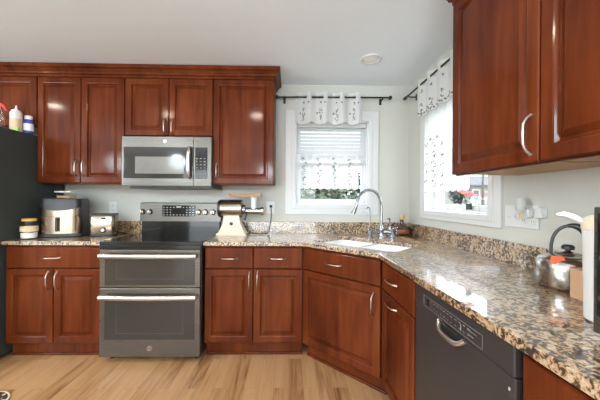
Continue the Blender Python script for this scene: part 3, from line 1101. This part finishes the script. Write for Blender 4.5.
g = G().tube([(0.05, 0.19, 0.03), (0.12, 0.20, 0.006), (0.16, 0.15, 0.005), (0.13, 0.12, 0.005), (0.17, 0.09, 0.005), (0.185, 0.13, 0.005), (0.15, 0.19, 0.006)], 0.004, 8)
obj('power_cord', g, M['black'], t, 60)


def outlet(label, x, z, cover='duplex'):
    t = thing('wall_outlet', label, 'outlet', (x, D, z))
    p = obj('plate', G().box((-0.040, -0.007, -0.060), (0.040, -0.0005, 0.060), 0.003), M['white'], t)
    for s in (-1, 1):
        k = obj('socket', G().box((-0.017, -0.0095, s * 0.022 - 0.015), (0.017, -0.006, s * 0.022 + 0.015), 0.002), M['white'], t)
        g = G()
        for sx in (-1, 1):
            g.box((sx * 0.006 - 0.001, -0.0100, s * 0.022 - 0.003), (sx * 0.006 + 0.001, -0.0092, s * 0.022 + 0.007))
        obj('slots', g, M['black'], k)
    return t


outlet('white wall outlet behind the toaster', -1.738, 1.150)
outlet('white wall outlet behind the meat grinder', -0.194, 1.163)

# ------------------------------------------------------------------ meat grinder
t = thing('meat_grinder', 'electric meat grinder with a metal tray on the counter beside the range', 'meat grinder', (-0.533, 2.695, ZC))
obj('motor_housing', G().lathe([(0.068, -0.118), (0.080, -0.108), (0.080, 0.085), (0.074, 0.092)], (0, 0, 0.245), 40, 'x'), M['steel_bright'], t, 40)
obj('end_cap', G().lathe([(0.058, -0.132), (0.076, -0.126), (0.083, -0.112), (0.083, -0.100)], (0, 0, 0.245), 40, 'x'), M['black'], t, 40)
obj('top_band', G().grid(lambda u, v: (-0.10 + 0.18 * u, 0.0812 * cos(radians(72 + 42 * v)), 0.245 + 0.0812 * sin(radians(72 + 42 * v))), 4, 10), M['black'], t, 60)


def gb(z, x0, x1, y):
    return [(x0, -y, z), (x1, -y, z), (x1, y, z), (x0, y, z)]


bs = obj('stand', G().rings([gb(0.0, -0.132, 0.140, 0.085), gb(0.018, -0.132, 0.140, 0.085), gb(0.02, -0.118, 0.124, 0.078), gb(0.06, -0.100, 0.104, 0.066),
                             gb(0.11, -0.078, 0.080, 0.056), gb(0.178, -0.072, 0.068, 0.05), gb(0.195, -0.07, 0.066, 0.045)]), M['ivory'], t)
obj('foot_pad', G().box((-0.13, -0.08, -0.0), (0.13, 0.08, 0.003)), M['black'], bs)
obj('round_badge', G().lathe([(0.016, 0), (0.016, -0.003), (0.012, -0.004)], (0.0, -0.0595, 0.108), 24, 'y'), M['darkgrey'], bs, 30)
obj('gear_collar', G().lathe([(0.040, 0.0925), (0.046, 0.098), (0.046, 0.118), (0.034, 0.124)], (0, 0, 0.235), 32, 'x'), M['chrome'], t, 40)
hd = obj('grinding_head', G().lathe([(0.028, 0.124), (0.028, 0.25), (0.031, 0.252), (0.031, 0.266), (0.037, 0.268), (0.037, 0.288), (0.030, 0.292)], (0, 0, 0.222), 32, 'x'), M['steel_bright'], t, 40)
obj('feed_tube', G().lathe([(0.024, 0.235), (0.024, 0.315), (0.030, 0.348), (0.030, 0.356)], (0.197, 0, 0), 28), M['white'], hd, 40)
obj('lock_knob', G().tube([(0.135, -0.03, 0.20), (0.128, -0.042, 0.165), (0.118, -0.045, 0.14)], [0.010, 0.008, 0.011], 10), M['darkgrey'], hd, 60)
g = G()
for s in (-1, 1):
    g.tube([(0.197 + s * 0.01, -0.01, 0.245), (0.197 + s * 0.075, -0.02, 0.252), (0.197 + s * 0.085, -0.02, 0.262)], 0.006, 8)
obj('wing_handle', g, M['darkgrey'], hd, 60)
g = G()
pt = [(-0.015, -0.055), (0.262, -0.055), (0.262, 0.055), (-0.015, 0.055)]
rg = [[(x * 1.0, y * 1.0, 0.356) for x, y in pt], [(x + (0.006 if x > 0.1 else -0.014), y * 1.12, 0.384) for x, y in pt],
      [(x + (0.002 if x > 0.1 else -0.010), y * 1.06, 0.384) for x, y in pt], [(x, y * 0.95, 0.359) for x, y in pt]]
g.rings(rg)
obj('tray', g, brushed('warm_steel', (0.46, 0.37, 0.28), 0.25, (1, 60, 60)), t)
g = G().tube([(0.13, 0.06, 0.01), (0.19, 0.05, 0.008), (0.26, 0.02, 0.006), (0.32, 0.06, 0.008), (0.325, 0.10, 0.012), (0.335, 0.142, 0.06), (0.35, 0.150, 0.15), (0.350, 0.155, 0.225), (0.346, 0.159, 0.262)], 0.004, 8)
cd = obj('power_cord', g, M['black'], t, 60)
obj('plug', G().box((0.332, 0.145, 0.252), (0.360, 0.1675, 0.278), 0.005), M['black'], cd)

# ------------------------------------------------------------------ dishwasher
t = thing('dishwasher', 'charcoal dishwasher with a curved pocket handle under the right counter', 'dishwasher', (W - 0.604, 1.289, 0), -pi / 2)
dw = 0.580
obj('tub', G().box((0.004, 0.002, 0.10), (dw - 0.004, 0.57, 0.876)), M['black'], t)
obj('toe_kick', G().box((0.004, 0.05, 0.0), (dw - 0.004, 0.07, 0.0995)), M['black'], t)
d = obj('door', G().box((0.004, -0.021, 0.105), (dw - 0.004, 0.0015, 0.791), 0.004), M['dish'], t)
c = obj('control_panel', G().box((0.004, -0.024, 0.7935), (dw - 0.004, 0.0015, 0.874), 0.004), M['dish'], t)
g = G()
x0, x1, z0, z1 = 0.088, 0.456, 0.803, 0.846
q_ = 0.0012
for a_, b_ in (((x0, z0), (x1, z0 + q_)), ((x0, z1 - q_), (x1, z1)), ((x0, z0), (x0 + q_, z1)), ((x1 - q_, z0), (x1, z1))):
    g.box((a_[0], -0.0248, a_[1]), (b_[0], -0.0236, b_[1]))
for k in range(11):
    xx = 0.150 + k * 0.024
    g.box((xx - 0.007, -0.0248, 0.834), (xx + 0.006, -0.0236, 0.8365))
    g.box((xx - 0.005, -0.0248, 0.814), (xx + 0.003, -0.0236, 0.816))
g.box((0.345, -0.0248, 0.812), (0.351, -0.0236, 0.832)).box((0.385, -0.0248, 0.817), (0.415, -0.0236, 0.8195)).box((0.385, -0.0248, 0.831), (0.430, -0.0236, 0.833))
obj('button_marks', g, M['dimmark'], c)
obj('display', G().box((0.112, -0.0250, 0.812), (0.132, -0.0238, 0.836), 0.0005), M['black_glass'], c)
g = G()
pts = []
for k in range(17):
    s = -1 + 2 * k / 16
    pts.append((0.287 + s * 0.082, -0.022 - 0.016 * (1 - s ** 4), 0.787 - 0.028 * (1 - s ** 4)))
hd = obj('handle', G().tube(pts, 0.0085, 10), M['handle_steel'], t, 60)
g = G().rings([[(0.287 + s * w_, -0.0208 - yo, z_) for s, z_ in ((-1, 0.790), (-0.9, 0.774), (-0.5, 0.762), (0.5, 0.762), (0.9, 0.774), (1, 0.790))] for w_, yo in ((0.082, 0), (0.078, 0.001))])
obj('handle_pocket', g, M['black'], hd)
obj('badge', G().box((dw - 0.026, -0.0222, 0.752), (dw - 0.021, -0.0208, 0.760)), M['mark'], d)

# ------------------------------------------------------------------ right counter things
t = thing('kettle', 'polished steel kettle with an arched black handle on the right counter', 'kettle', (1.066, 1.082, ZC))
obj('body', G().lathe([(0.078, 0), (0.092, 0.004), (0.101, 0.018), (0.102, 0.060), (0.099, 0.094), (0.088, 0.112), (0.060, 0.124), (0.042, 0.128)], n=48), M['kettle_steel'], t, 60)
ld = obj('lid', G().lathe([(0.042, 0.1265), (0.040, 0.131), (0.014, 0.137), (0.007, 0.139)]), M['kettle_steel'], t, 60)
obj('knob', G().lathe([(0.007, 0.138), (0.009, 0.143), (0.019, 0.146), (0.020, 0.156), (0.014, 0.163)]), M['black'], ld, 50)
obj('spout', G().tube([(0.050, -0.055, 0.085), (0.068, -0.072, 0.105), (0.080, -0.084, 0.122)], [0.024, 0.018, 0.014], 14), M['kettle_steel'], t, 60)
pts = []
for k in range(17):
    a = pi * k / 16
    q = -0.050 * cos(a) + 0.020 * sin(a) * k / 16
    pts.append((0.70 * q, -0.70 * q, 0.112 + 0.125 * sin(a) ** 0.6))
hd = obj('handle', G().tube(pts, 0.0050, 10, 1.3), M['darkgrey'], t, 60)
obj('grip', G().tube(pts[7:15], [0.007, 0.009, 0.0115, 0.0125, 0.013, 0.0125, 0.011, 0.008], 12), M['black'], hd, 60)
g = G().rings([[(-0.078 - 0.69 * yy + 0.72 * px + 0.28 * pz, -0.040 - 0.72 * yy - 0.69 * px + 0.28 * pz, 0.113 + pz)
               for px, pz in rrect(0, 0, 0.040, 0.026, 0.009)] for yy in (0, 0.003)])
obj('tag', g, M['orange'], t)

t = tag(obj('drinking_glass', G().lathe([(0.026, 0), (0.029, 0.088), (0.0275, 0.088), (0.0245, 0.008), (0.001, 0.008)]), M['clear'], None, 40),
        'clear drinking glass beside the kettle near the backsplash', 'glass')
t.location = (1.105, 1.345, ZC)
t = thing('cardboard_box', 'small brown box between the kettle and white pitcher', 'box', (1.003, 0.940, ZC))
obj('carton', G().box((-0.040, -0.030, 0), (0.040, 0.030, 0.100), 0.001), M['card'], t)
obj('flap', G().box((-0.040, -0.0005, 0.1003), (0.040, 0.0295, 0.1015)), M['card'], t)

t = thing('pitcher', 'tall white pitcher with a cream top beside the kettle', 'pitcher', (0.872, 0.765, ZC))
obj('body', G().lathe([(0.046, 0), (0.052, 0.004), (0.055, 0.20), (0.057, 0.25)], n=40), M['white'], t, 50)
obj('lid', G().lathe([(0.058, 0.2505), (0.059, 0.255), (0.057, 0.280), (0.04, 0.290)], n=40), M['cream'], t, 50)
obj('spout', G().tube([(-0.040, 0.03, 0.268), (-0.058, 0.045, 0.283), (-0.074, 0.058, 0.292), (-0.086, 0.068, 0.289)], [0.008, 0.009, 0.008, 0.005], 10), M['white'], t, 60)
obj('handle', G().tube([(0.055, -0.02, 0.23), (0.095, -0.03, 0.22), (0.10, -0.03, 0.13), (0.056, -0.02, 0.08)], 0.010, 10), M['white'], t, 60)

t = thing('countertop_oven', 'steel-framed dark countertop oven at the right edge of the photo', 'oven', (0.741, 0.685, ZC), -pi / 2)
obj('body', G().box((0.0, 0.008, 0.012), (0.46, 0.40, 0.315), 0.004), M['darkgrey'], t)
for sx in (0.04, 0.42):
    for yy in (0.05, 0.36):
        obj('foot', G().lathe([(0.014, 0), (0.014, 0.0125)], (sx, yy, 0), 12), M['black'], t)
fr = obj('front_frame', G().box((0.0, -0.004, 0.012), (0.46, 0.0075, 0.315), 0.003), M['slate'], t)
dd = obj('door', G().box((0.012, -0.0065, 0.055), (0.34, -0.0045, 0.300), 0.002), M['black_glass'], t)
obj('handle', G().tube([(0.05, -0.0065, 0.28), (0.055, -0.035, 0.28), (0.30, -0.035, 0.28), (0.305, -0.0065, 0.28)], 0.006, 10), M['steel_bright'], dd, 60)
for kz in (0.25, 0.17, 0.09):
    obj('knob', G().lathe([(0.020, 0), (0.020, -0.008), (0.016, -0.020), (0.014, -0.022)], (0.40, -0.0045, kz), 20, 'y'), M['black'], t, 40)

# ------------------------------------------------------------------ switch plate and plug-ins on the right wall
t = thing('switch_plate', 'wide white switch and outlet plate on the right wall', 'switch plate', (W, 1.568, 1.163), -pi / 2)
obj('plate', G().box((0, -0.007, -0.058), (0.215, -0.0005, 0.058), 0.003), M['white'], t)
for k, x in enumerate((0.032, 0.078)):
    b = obj('switch', G().box((x - 0.006, -0.010, -0.013), (x + 0.006, -0.006, 0.013), 0.001), M['white'], t)
    obj('toggle', G().box((x - 0.004, -0.020, -0.004), (x + 0.004, -0.0095, 0.005), 0.002), M['white'], b)
for x in (0.128, 0.185):
    for s in (-1, 1):
        k = obj('socket', G().box((x - 0.016, -0.0095, s * 0.021 - 0.014), (x + 0.016, -0.006, s * 0.021 + 0.014), 0.002), M['white'], t)
        obj('slots', G().box((x - 0.007, -0.0100, s * 0.021 - 0.003), (x - 0.005, -0.0092, s * 0.021 + 0.006)).box((x + 0.005, -0.0100, s * 0.021 - 0.003), (x + 0.007, -0.0092, s * 0.021 + 0.006)), M['darkgrey'], k)
t = thing('air_freshener', 'white plug-in air freshener with an amber oil bulb on the switch plate', 'air freshener', (W - 0.010, 1.398, 1.185), -pi / 2)
obj('back', G().box((-0.02, -0.030, -0.022), (0.02, -0.0005, 0.022), 0.004), M['white'], t)
obj('cap', G().lathe([(0.020, 0.012), (0.022, 0.016), (0.021, 0.066), (0.017, 0.072)], (0, -0.048, 0), 28), plain('grey_cap', (0.55, 0.55, 0.53), 0.4, noise=0.02), t, 40)
b = obj('oil_bulb', G().lathe([(0.012, -0.036), (0.020, -0.030), (0.023, -0.016), (0.018, 0.004), (0.014, 0.011)], (0, -0.048, 0), 28), M['clear'], t, 50)
obj('wick', G().lathe([(0.005, -0.028), (0.006, 0.0)], (0, -0.048, 0), 12), M['yellow'], b, 40)
t = thing('plug_adapter', 'plain white plug adapter just past the right end of the switch plate', 'plug', (W - 0.0005, 1.328, 1.182), -pi / 2)
obj('body', G().box((-0.018, -0.034, -0.020), (0.018, -0.0005, 0.030), 0.005), M['white'], t)

# ------------------------------------------------------------------ window dressing
def sprig(g, f, u, v, s, rnd):
    """a few stitched leaves and buds on the cloth f(u, v) -> point, as flat diamonds just off the cloth"""
    p0 = Vector(f(u, v))
    du = (Vector(f(u + 0.004, v)) - p0).normalized()
    dv = (Vector(f(u, v + 0.004)) - p0).normalized()
    nn = du.cross(dv).normalized()
    nn = nn * (0.0025 if nn.dot(Vector(FRONT)) > 0 else -0.0025)
    for k in range(5):
        a = rnd.uniform(0, 2 * pi)
        d = rnd.uniform(0.2, 1.0) * s
        c_ = p0 + du * (cos(a) * d) + dv * (sin(a) * d) + nn
        L_ = rnd.uniform(0.007, 0.012)
        w_ = L_ * 0.5
        b = rnd.uniform(0, pi)
        ax_ = du * cos(b) + dv * sin(b)
        bx_ = du * -sin(b) + dv * cos(b)
        vs = [g.bm.verts.new(q) for q in (c_ - ax_ * L_, c_ + bx_ * w_, c_ + ax_ * L_, c_ - bx_ * w_)]
        g.bm.faces.new(vs)


def hem(g, f, n, w, v0):
    """stitched cord along the lower edge"""
    pts = [Vector(f(k / n, v0)) for k in range(n + 1)]
    g.tube(pts, w, 6)


def curtain(name, label, f, nu, nv, mat, sprigs, cord=True, seed=1, rod=None):
    cl = G().grid(f, nu, nv)
    if rod:                                # slits where the rod threads through the cloth
        ax_, a_, z_ = rod
        bad = [q for q in cl.bm.faces if any(abs(v.co[ax_] - a_) < 0.0115 and abs(v.co.z - z_) < 0.0125 for v in q.verts)]
        bmesh.ops.delete(cl.bm, geom=bad, context='FACES')
    o = tag(obj(name, cl, mat, None, 70), label, 'curtain')
    rnd = random.Random(seed)
    g = G()
    for u, v, s in sprigs:
        sprig(g, f, u, v, s, rnd)
    obj('embroidery', g, M['thread'], o)
    if cord:
        g = G()
        hem(g, f, 90, 0.0016, 0.004)
        obj('stitched_hem', g, plain('hem_thread', (0.36, 0.36, 0.35), 0.8, noise=0.05), o, 60)
    return o


# back window
FRONT = (0, -1, 0)
YROD = D - 0.075
tr_ = thing('curtain_rod', 'black curtain rod with round finials above the back window', 'curtain rod', (0.42, YROD, 2.245))
obj('rod', G().tube([(-0.535, 0, -0.005), (0.535, 0, 0.004)], 0.008, 12), M['blackmetal'], tr_, 60)
for s in (-1, 1):
    obj('finial', G().lathe([(0.008, 0.0), (0.012, s * 0.006), (0.020, s * 0.016), (0.020, s * 0.026), (0.010, s * 0.036), (0.004, s * 0.040)], (s * 0.535, 0, s * 0.004), 20, 'x'), M['blackmetal'], tr_, 50)
    g = G().box((s * 0.48 - 0.005, 0.004, -0.018), (s * 0.48 + 0.005, 0.0745, -0.008)).box((s * 0.48 - 0.012, 0.069, -0.045), (s * 0.48 + 0.012, 0.0748, 0.015), 0.002)
    g.lathe([(0.010, -0.006), (0.010, 0.006)], (s * 0.48, 0, -0.001), 14, 'x')
    obj('bracket', g, M['blackmetal'], tr_, 40)


def val_back(u, v):
    x = 0.046 + 0.650 * u
    a = 2 * pi * (u - 0.085) / 0.245
    y = YROD + 0.020 * cos(a)
    sc = abs(sin(pi * (u - 0.0) * 4.0))
    zb = 2.005 - 0.028 * sc ** 0.8
    z = zb + (2.292 - zb) * v
    return (x, y + 0.004 * (1 - v) * cos(a * 0.5), z)


sp_ = []
for k in range(4):
    uc = 0.125 + 0.25 * k
    for vv in (0.18, 0.27, 0.36, 0.46, 0.68):
        sp_.append((uc + 0.01 * (k % 2), vv, 0.020 if vv < 0.5 else 0.012))
    sp_.append((uc + 0.07, 0.67, 0.008))
    sp_.append((uc - 0.045, 0.36, 0.008))
curtain('valance', 'short white embroidered valance on the back window rod', val_back, 128, 40, M['cloth'], sp_, True, 3, (1, YROD, 2.2445))

tt = tag(obj('tension_rod', G().tube([(BW[0] + 0.006, D - 0.006, 1.685), (BW[1] - 0.006, D - 0.006, 1.687)], 0.004, 8), M['white'], None, 60),
         'thin white rod carrying the lower curtain of the back window', 'curtain rod')
tt.location = (0, 0.0205, 0)


def tier_back(u, v):
    x = 0.064 + 0.625 * u
    y = D + 0.005 + 0.004 * cos(2 * pi * u * 8)
    sc = abs(sin(pi * u * 9))
    zb = 1.362 - 0.014 * sc ** 0.8
    return (x, y, zb + (1.700 - zb) * v)


sp_ = []
for k in range(4):
    uc = 0.12 + 0.245 * k
    for q in range(8):
        sp_.append((uc + 0.012 * (-1) ** q, 0.15 + 0.1 * q, 0.018))
curtain('cafe_curtain', 'sheer white lower curtain with sprig columns on the back window', tier_back, 96, 10, M['cloth_thin'], sp_, True, 5)

# blind of the back window, drawn half way down
t = thing('window_blind', 'white slatted blind drawn halfway down behind the back window curtains', 'blind', (0.4175, D + 0.0405, BW[3] - 0.014))
bwid = (BW[1] - BW[0]) / 2 - 0.018
obj('headrail', G().box((-bwid, -0.015, -0.045), (bwid, 0.02, -0.001), 0.003), M['slat'], t)
g = G()
for k in range(9):
    z = -0.075 - k * 0.036
    g.rings([[(x, -0.018, z - 0.020), (x, -0.002, z + 0.001), (x, 0.012, z + 0.019), (x, 0.013, z + 0.021), (x, 0.000, z + 0.003), (x, -0.016, z - 0.018)] for x in (-bwid, bwid)])
obj('slats', g, M['slat'], t)
obj('bottom_rail', G().box((-bwid, -0.018, -0.415), (bwid, 0.018, -0.392), 0.004), M['slat'], t)
g = G()
for s in (-0.6, 0, 0.6):
    g.tube([(s * bwid, -0.0195, -0.40), (s * bwid, -0.0195, -0.02)], 0.001, 5)
obj('cords', g, M['slat'], t)

# right window
FRONT = (-1, 0, 0)
XROD = W - 0.080
tr_ = thing('curtain_rod', 'black curtain rod on the right wall above the side window', 'curtain rod', (XROD, 2.14, 2.238))
obj('rod', G().tube([(0, 0.62, 0.0), (0, -0.56, 0.0)], 0.008, 12), M['blackmetal'], tr_, 60)
for s in (-1, 1):
    e_ = 0.62 if s > 0 else -0.56
    obj('finial', G().lathe([(0.008, 0.0), (0.020, s * 0.004), (0.020, s * 0.034), (0.018, s * 0.036)], (0, e_, 0), 4, 'y'), M['blackmetal'], tr_)
    yb_ = e_ - s * 0.05
    g = G().box((0.004, yb_ - 0.005, -0.018), (0.0795, yb_ + 0.005, -0.008)).box((0.074, yb_ - 0.012, -0.045), (0.0798, yb_ + 0.012, 0.015), 0.002)
    g.lathe([(0.010, -0.006), (0.010, 0.006)], (0, yb_, 0), 14, 'y')
    obj('bracket', g, M['blackmetal'], tr_, 40)


def val_right(u, v):
    y = 2.500 - 0.83 * u
    a = 2 * pi * (u - 0.16) / 0.20
    x = XROD + 0.020 * cos(a)
    sc = abs(sin(pi * u * 5))
    zb = 1.985 - 0.030 * sc ** 0.8
    return (x, y, zb + (2.275 - zb) * v)


sp_ = []
for k in range(5):
    uc = 0.1 + 0.2 * k
    for q in range(7):
        sp_.append((uc - 0.075 + 0.025 * q, 0.06 + 0.02 * abs(q - 3), 0.010))
    for vv in (0.18, 0.3, 0.66):
        sp_.append((uc, vv, 0.016))
curtain('valance', 'white embroidered valance on the side window rod of the right wall', val_right, 128, 40, M['cloth'], sp_, True, 9, (0, XROD, 2.238))


def tier_right(u, v):
    y = 2.492 - 0.64 * u
    x = W - 0.034 + 0.008 * cos(2 * pi * u * 9)
    sc = abs(sin(pi * u * 9))
    zb = 1.322 - 0.016 * sc ** 0.8
    return (x, y, zb + (2.02 - zb) * v)


sp_ = []
for k in range(5):
    uc = 0.1 + 0.2 * k
    for q in range(10):
        sp_.append((uc + 0.012 * (-1) ** q, 0.08 + 0.055 * q, 0.018))
    sp_.append((uc + 0.1, 0.62, 0.012))
curtain('cafe_curtain', 'long sheer white curtain with a scalloped hem over the side window', tier_right, 110, 12, M['cloth_thin'], sp_, True, 11)
t = tag(obj('tension_rod', G().tube([(W - 0.034, 2.512, 2.010), (W - 0.034, 1.67, 2.010)], 0.004, 8), M['white'], None, 60),
        'thin white rod under the valance of the right wall window', 'curtain rod')

# things on the sill of the right window
ZS = RW[2] + 0.0165
t = thing('flower_vase', 'small glass vase of water on the side window sill', 'vase', (1.232, 1.962, ZS))
obj('glass', G().lathe([(0.028, 0), (0.034, 0.006), (0.036, 0.06), (0.030, 0.085), (0.032, 0.092)], cap1=False), M['clear'], t, 50)
obj('sticker', G().grid(lambda u, v: (0.0368 * cos(-2.6 + u * 1.1), 0.0368 * sin(-2.6 + u * 1.1), 0.012 + 0.042 * v), 8, 2), M['black'], t, 60)


def rose(label, dx, dy, z, mat, r):
    t = thing('rose', label, 'flower', (1.232, 1.962, ZS))
    bend = [(dx * 0.25, dy * 0.2, 0.012), (dx * 0.3, dy * 0.35, 0.08), (dx * 0.6, dy * 0.7, z * 0.8), (dx, dy, z)]
    obj('stem', G().tube(bend, 0.003, 8), M['stem'], t, 60)
    rnd = random.Random(int(r * 1e4))
    g = G()
    for layer, (rr_, n_, hh) in enumerate(((0.35, 4, 0.9), (0.65, 5, 0.75), (0.95, 6, 0.5))):
        for k in range(n_):
            a0 = 2 * pi * k / n_ + layer * 0.5

            def pf(u, v, a0=a0, rr_=rr_, n_=n_, hh=hh):
                a = a0 + (u - .5) * 2 * pi / n_ * 1.4
                q = r * rr_ * (0.25 + 0.75 * v ** 0.6) * (1 + 0.25 * v * v)
                return (dx + q * cos(a), dy + q * sin(a), z + r * (hh * 1.5 * v * (1 - 0.25 * (2 * u - 1) ** 2) - 0.3))
            g.grid(pf, 6, 5)
    obj('petals', g, mat, t, 80)


rose('coral rose in the vase on the side window sill', -0.012, 0.045, 0.128, M['coral'], 0.030)
rose('pink rose in the vase on the side window sill', -0.008, -0.028, 0.104, M['pink'], 0.030)
t = tag(obj('drinking_glass', G().lathe([(0.022, 0), (0.026, 0.075), (0.0245, 0.075), (0.020, 0.006), (0.001, 0.006)]), M['clear'], None, 40),
        'clear tumbler on the sill beside the flower vase', 'glass')
t.location = (1.228, 1.875, ZS)
t = tag(obj('dish', G().lathe([(0.018, 0), (0.022, 0.004), (0.046, 0.028), (0.044, 0.029), (0.020, 0.007), (0.001, 0.006)]), M['ceramic'], None, 50),
        'small white dish on the side window sill', 'dish')
t.location = (1.245, 2.19, ZS)

# rug corner at lower left
m, nt, b, N, L = new_mat('patterned_rug')
tc = N.new('ShaderNodeTexCoord')
v = N.new('ShaderNodeTexVoronoi')
v.inputs['Scale'].default_value = 22
v.feature = 'DISTANCE_TO_EDGE'
L.new(tc.outputs['Object'], v.inputs['Vector'])
cr = N.new('ShaderNodeValToRGB')
cr.color_ramp.elements[0].position = 0.10
cr.color_ramp.elements[0].color = (0.02, 0.015, 0.012, 1)
cr.color_ramp.elements[1].position = 0.16
cr.color_ramp.elements[1].color = (0.55, 0.38, 0.20, 1)
L.new(v.outputs['Distance'], cr.inputs['Fac'])
L.new(cr.outputs['Color'], b.inputs['Base Color'])
b.inputs['Roughness'].default_value = 0.95
t = thing('rug', 'tan and black patterned rug corner on the floor at lower left', 'rug', (-2.35, 1.38, 0))
obj('pile', G().prism(rrect(0, 0, 1.26, 0.96, 0.10), 0.001, 0.012), m, t)
g = G()
pts = [(x, y, 0.006) for x, y in rrect(0, 0, 1.27, 0.97, 0.105)]
g.tube(pts + [pts[0]], 0.006, 6)
obj('binding', g, M['cream'], t, 60)

# ------------------------------------------------------------------ outside
struct('ground', G().box((-30, D + T + 0.3, -0.62), (40, 60, -0.6)).box((W + T + 0.3, -30, -0.62), (40, D + T + 0.3, -0.6)), M['lawn'])


def leafball(g, c, r, n, rnd, size):
    for k in range(n):
        d = Vector((rnd.gauss(0, 1), rnd.gauss(0, 1), rnd.gauss(0, 1))).normalized()
        p = Vector(c) + Vector((d.x * r[0], d.y * r[1], d.z * r[2])) * rnd.uniform(0.35, 1.0)
        a = Vector((rnd.gauss(0, 1), rnd.gauss(0, 1), rnd.gauss(0, 1))).normalized()
        b_ = a.cross(d)
        if b_.length < 1e-3:
            continue
        b_.normalize()
        s = size * rnd.uniform(0.6, 1.3)
        vs = [g.bm.verts.new(q) for q in (p - a * s, p + b_ * s * 0.45, p + a * s, p - b_ * s * 0.45)]
        g.bm.faces.new(vs)


def bush(label, name, cat, loc, blobs, n, size, mat, trunk_h, seed):
    t = thing(name, label, cat, loc)
    rnd = random.Random(seed)
    g = G()
    for c_, r_ in blobs:
        leafball(g, c_, r_, n, rnd, size)
    obj('foliage', g, mat, t)
    g = G().tube([(0, 0, 0), (0.03, 0.02, trunk_h * 0.5), (0, 0, trunk_h)], [0.09, 0.07, 0.04], 8)
    for k in range(6):
        a = k * 1.1
        g.tube([(0, 0, trunk_h * 0.6), (0.4 * cos(a), 0.4 * sin(a), trunk_h * 0.85), (0.8 * cos(a), 0.8 * sin(a), trunk_h * 1.15)], [0.04, 0.03, 0.012], 6)
    obj('trunk', g, M['bark'], t)


GZ = -0.6
bush('broad leafy shrub outside the left part of the back window', 'garden_shrub', 'shrub', (0.55, 6.6, GZ),
     [((-0.2, 0, 1.6), (0.75, 0.5, 1.1)), ((0.45, 0.1, 1.7), (0.6, 0.5, 1.0)), ((-0.75, 0.1, 1.4), (0.5, 0.5, 1.1))], 3000, 0.09, M['leaf'], 1.3, 1)
bush('sparse dark shrub outside the right part of the back window', 'garden_shrub', 'shrub', (2.15, 7.6, GZ),
     [((-0.3, 0, 1.7), (0.5, 0.4, 1.0)), ((0.35, 0.1, 1.7), (0.45, 0.4, 1.0))], 900, 0.09, M['leaf_dark'], 1.6, 2)
struct('lawn_bank', G().prism([(8, 20), (40, 20), (40, 60), (8, 60)], -0.6, 0.85), M['lawn'])
bush('dark leafy tree outside the side window behind the roses', 'garden_tree', 'tree', (14.35, 24.0, 0.85),
     [((0, 0, 1.05), (0.95, 0.8, 1.0)), ((-0.3, 0.3, 1.6), (0.6, 0.6, 0.6))], 1500, 0.12, M['leaf_dark'], 1.0, 3)
t = thing('neighbor_house', 'pale house with a dark window seen through the side window', 'house', (19.6, 32.0, 0.85))
obj('wall', G().box((0, 0, 0), (8.0, 5.0, 2.2)), M['siding'], t)
g = G()
g.rings([[(x, -0.6, 2.1), (x, -0.6, 2.25), (x, 2.5, 3.5), (x, 5.6, 2.25), (x, 5.6, 2.1)] for x in (-0.5, 8.5)])
obj('roof', g, M['roofing'], t)
for x in (1.3, 3.2, 5.2):
    w_ = obj('window', G().box((x - 0.38, -0.06, 0.42), (x + 0.38, -0.001, 1.72)), M['trim'], t)
    obj('pane', G().box((x - 0.31, -0.08, 0.49), (x + 0.31, -0.061, 1.65)), M['darkgrey'], w_)
t = tag(obj('street_pole', G().lathe([(0.13, 0), (0.12, 2.0), (0.11, 4.2)], n=12), M['bark'], None, 40), 'dark pole standing outside the side window before the pale house', 'pole')
t.location = (19.0, 28.0, 0.85)
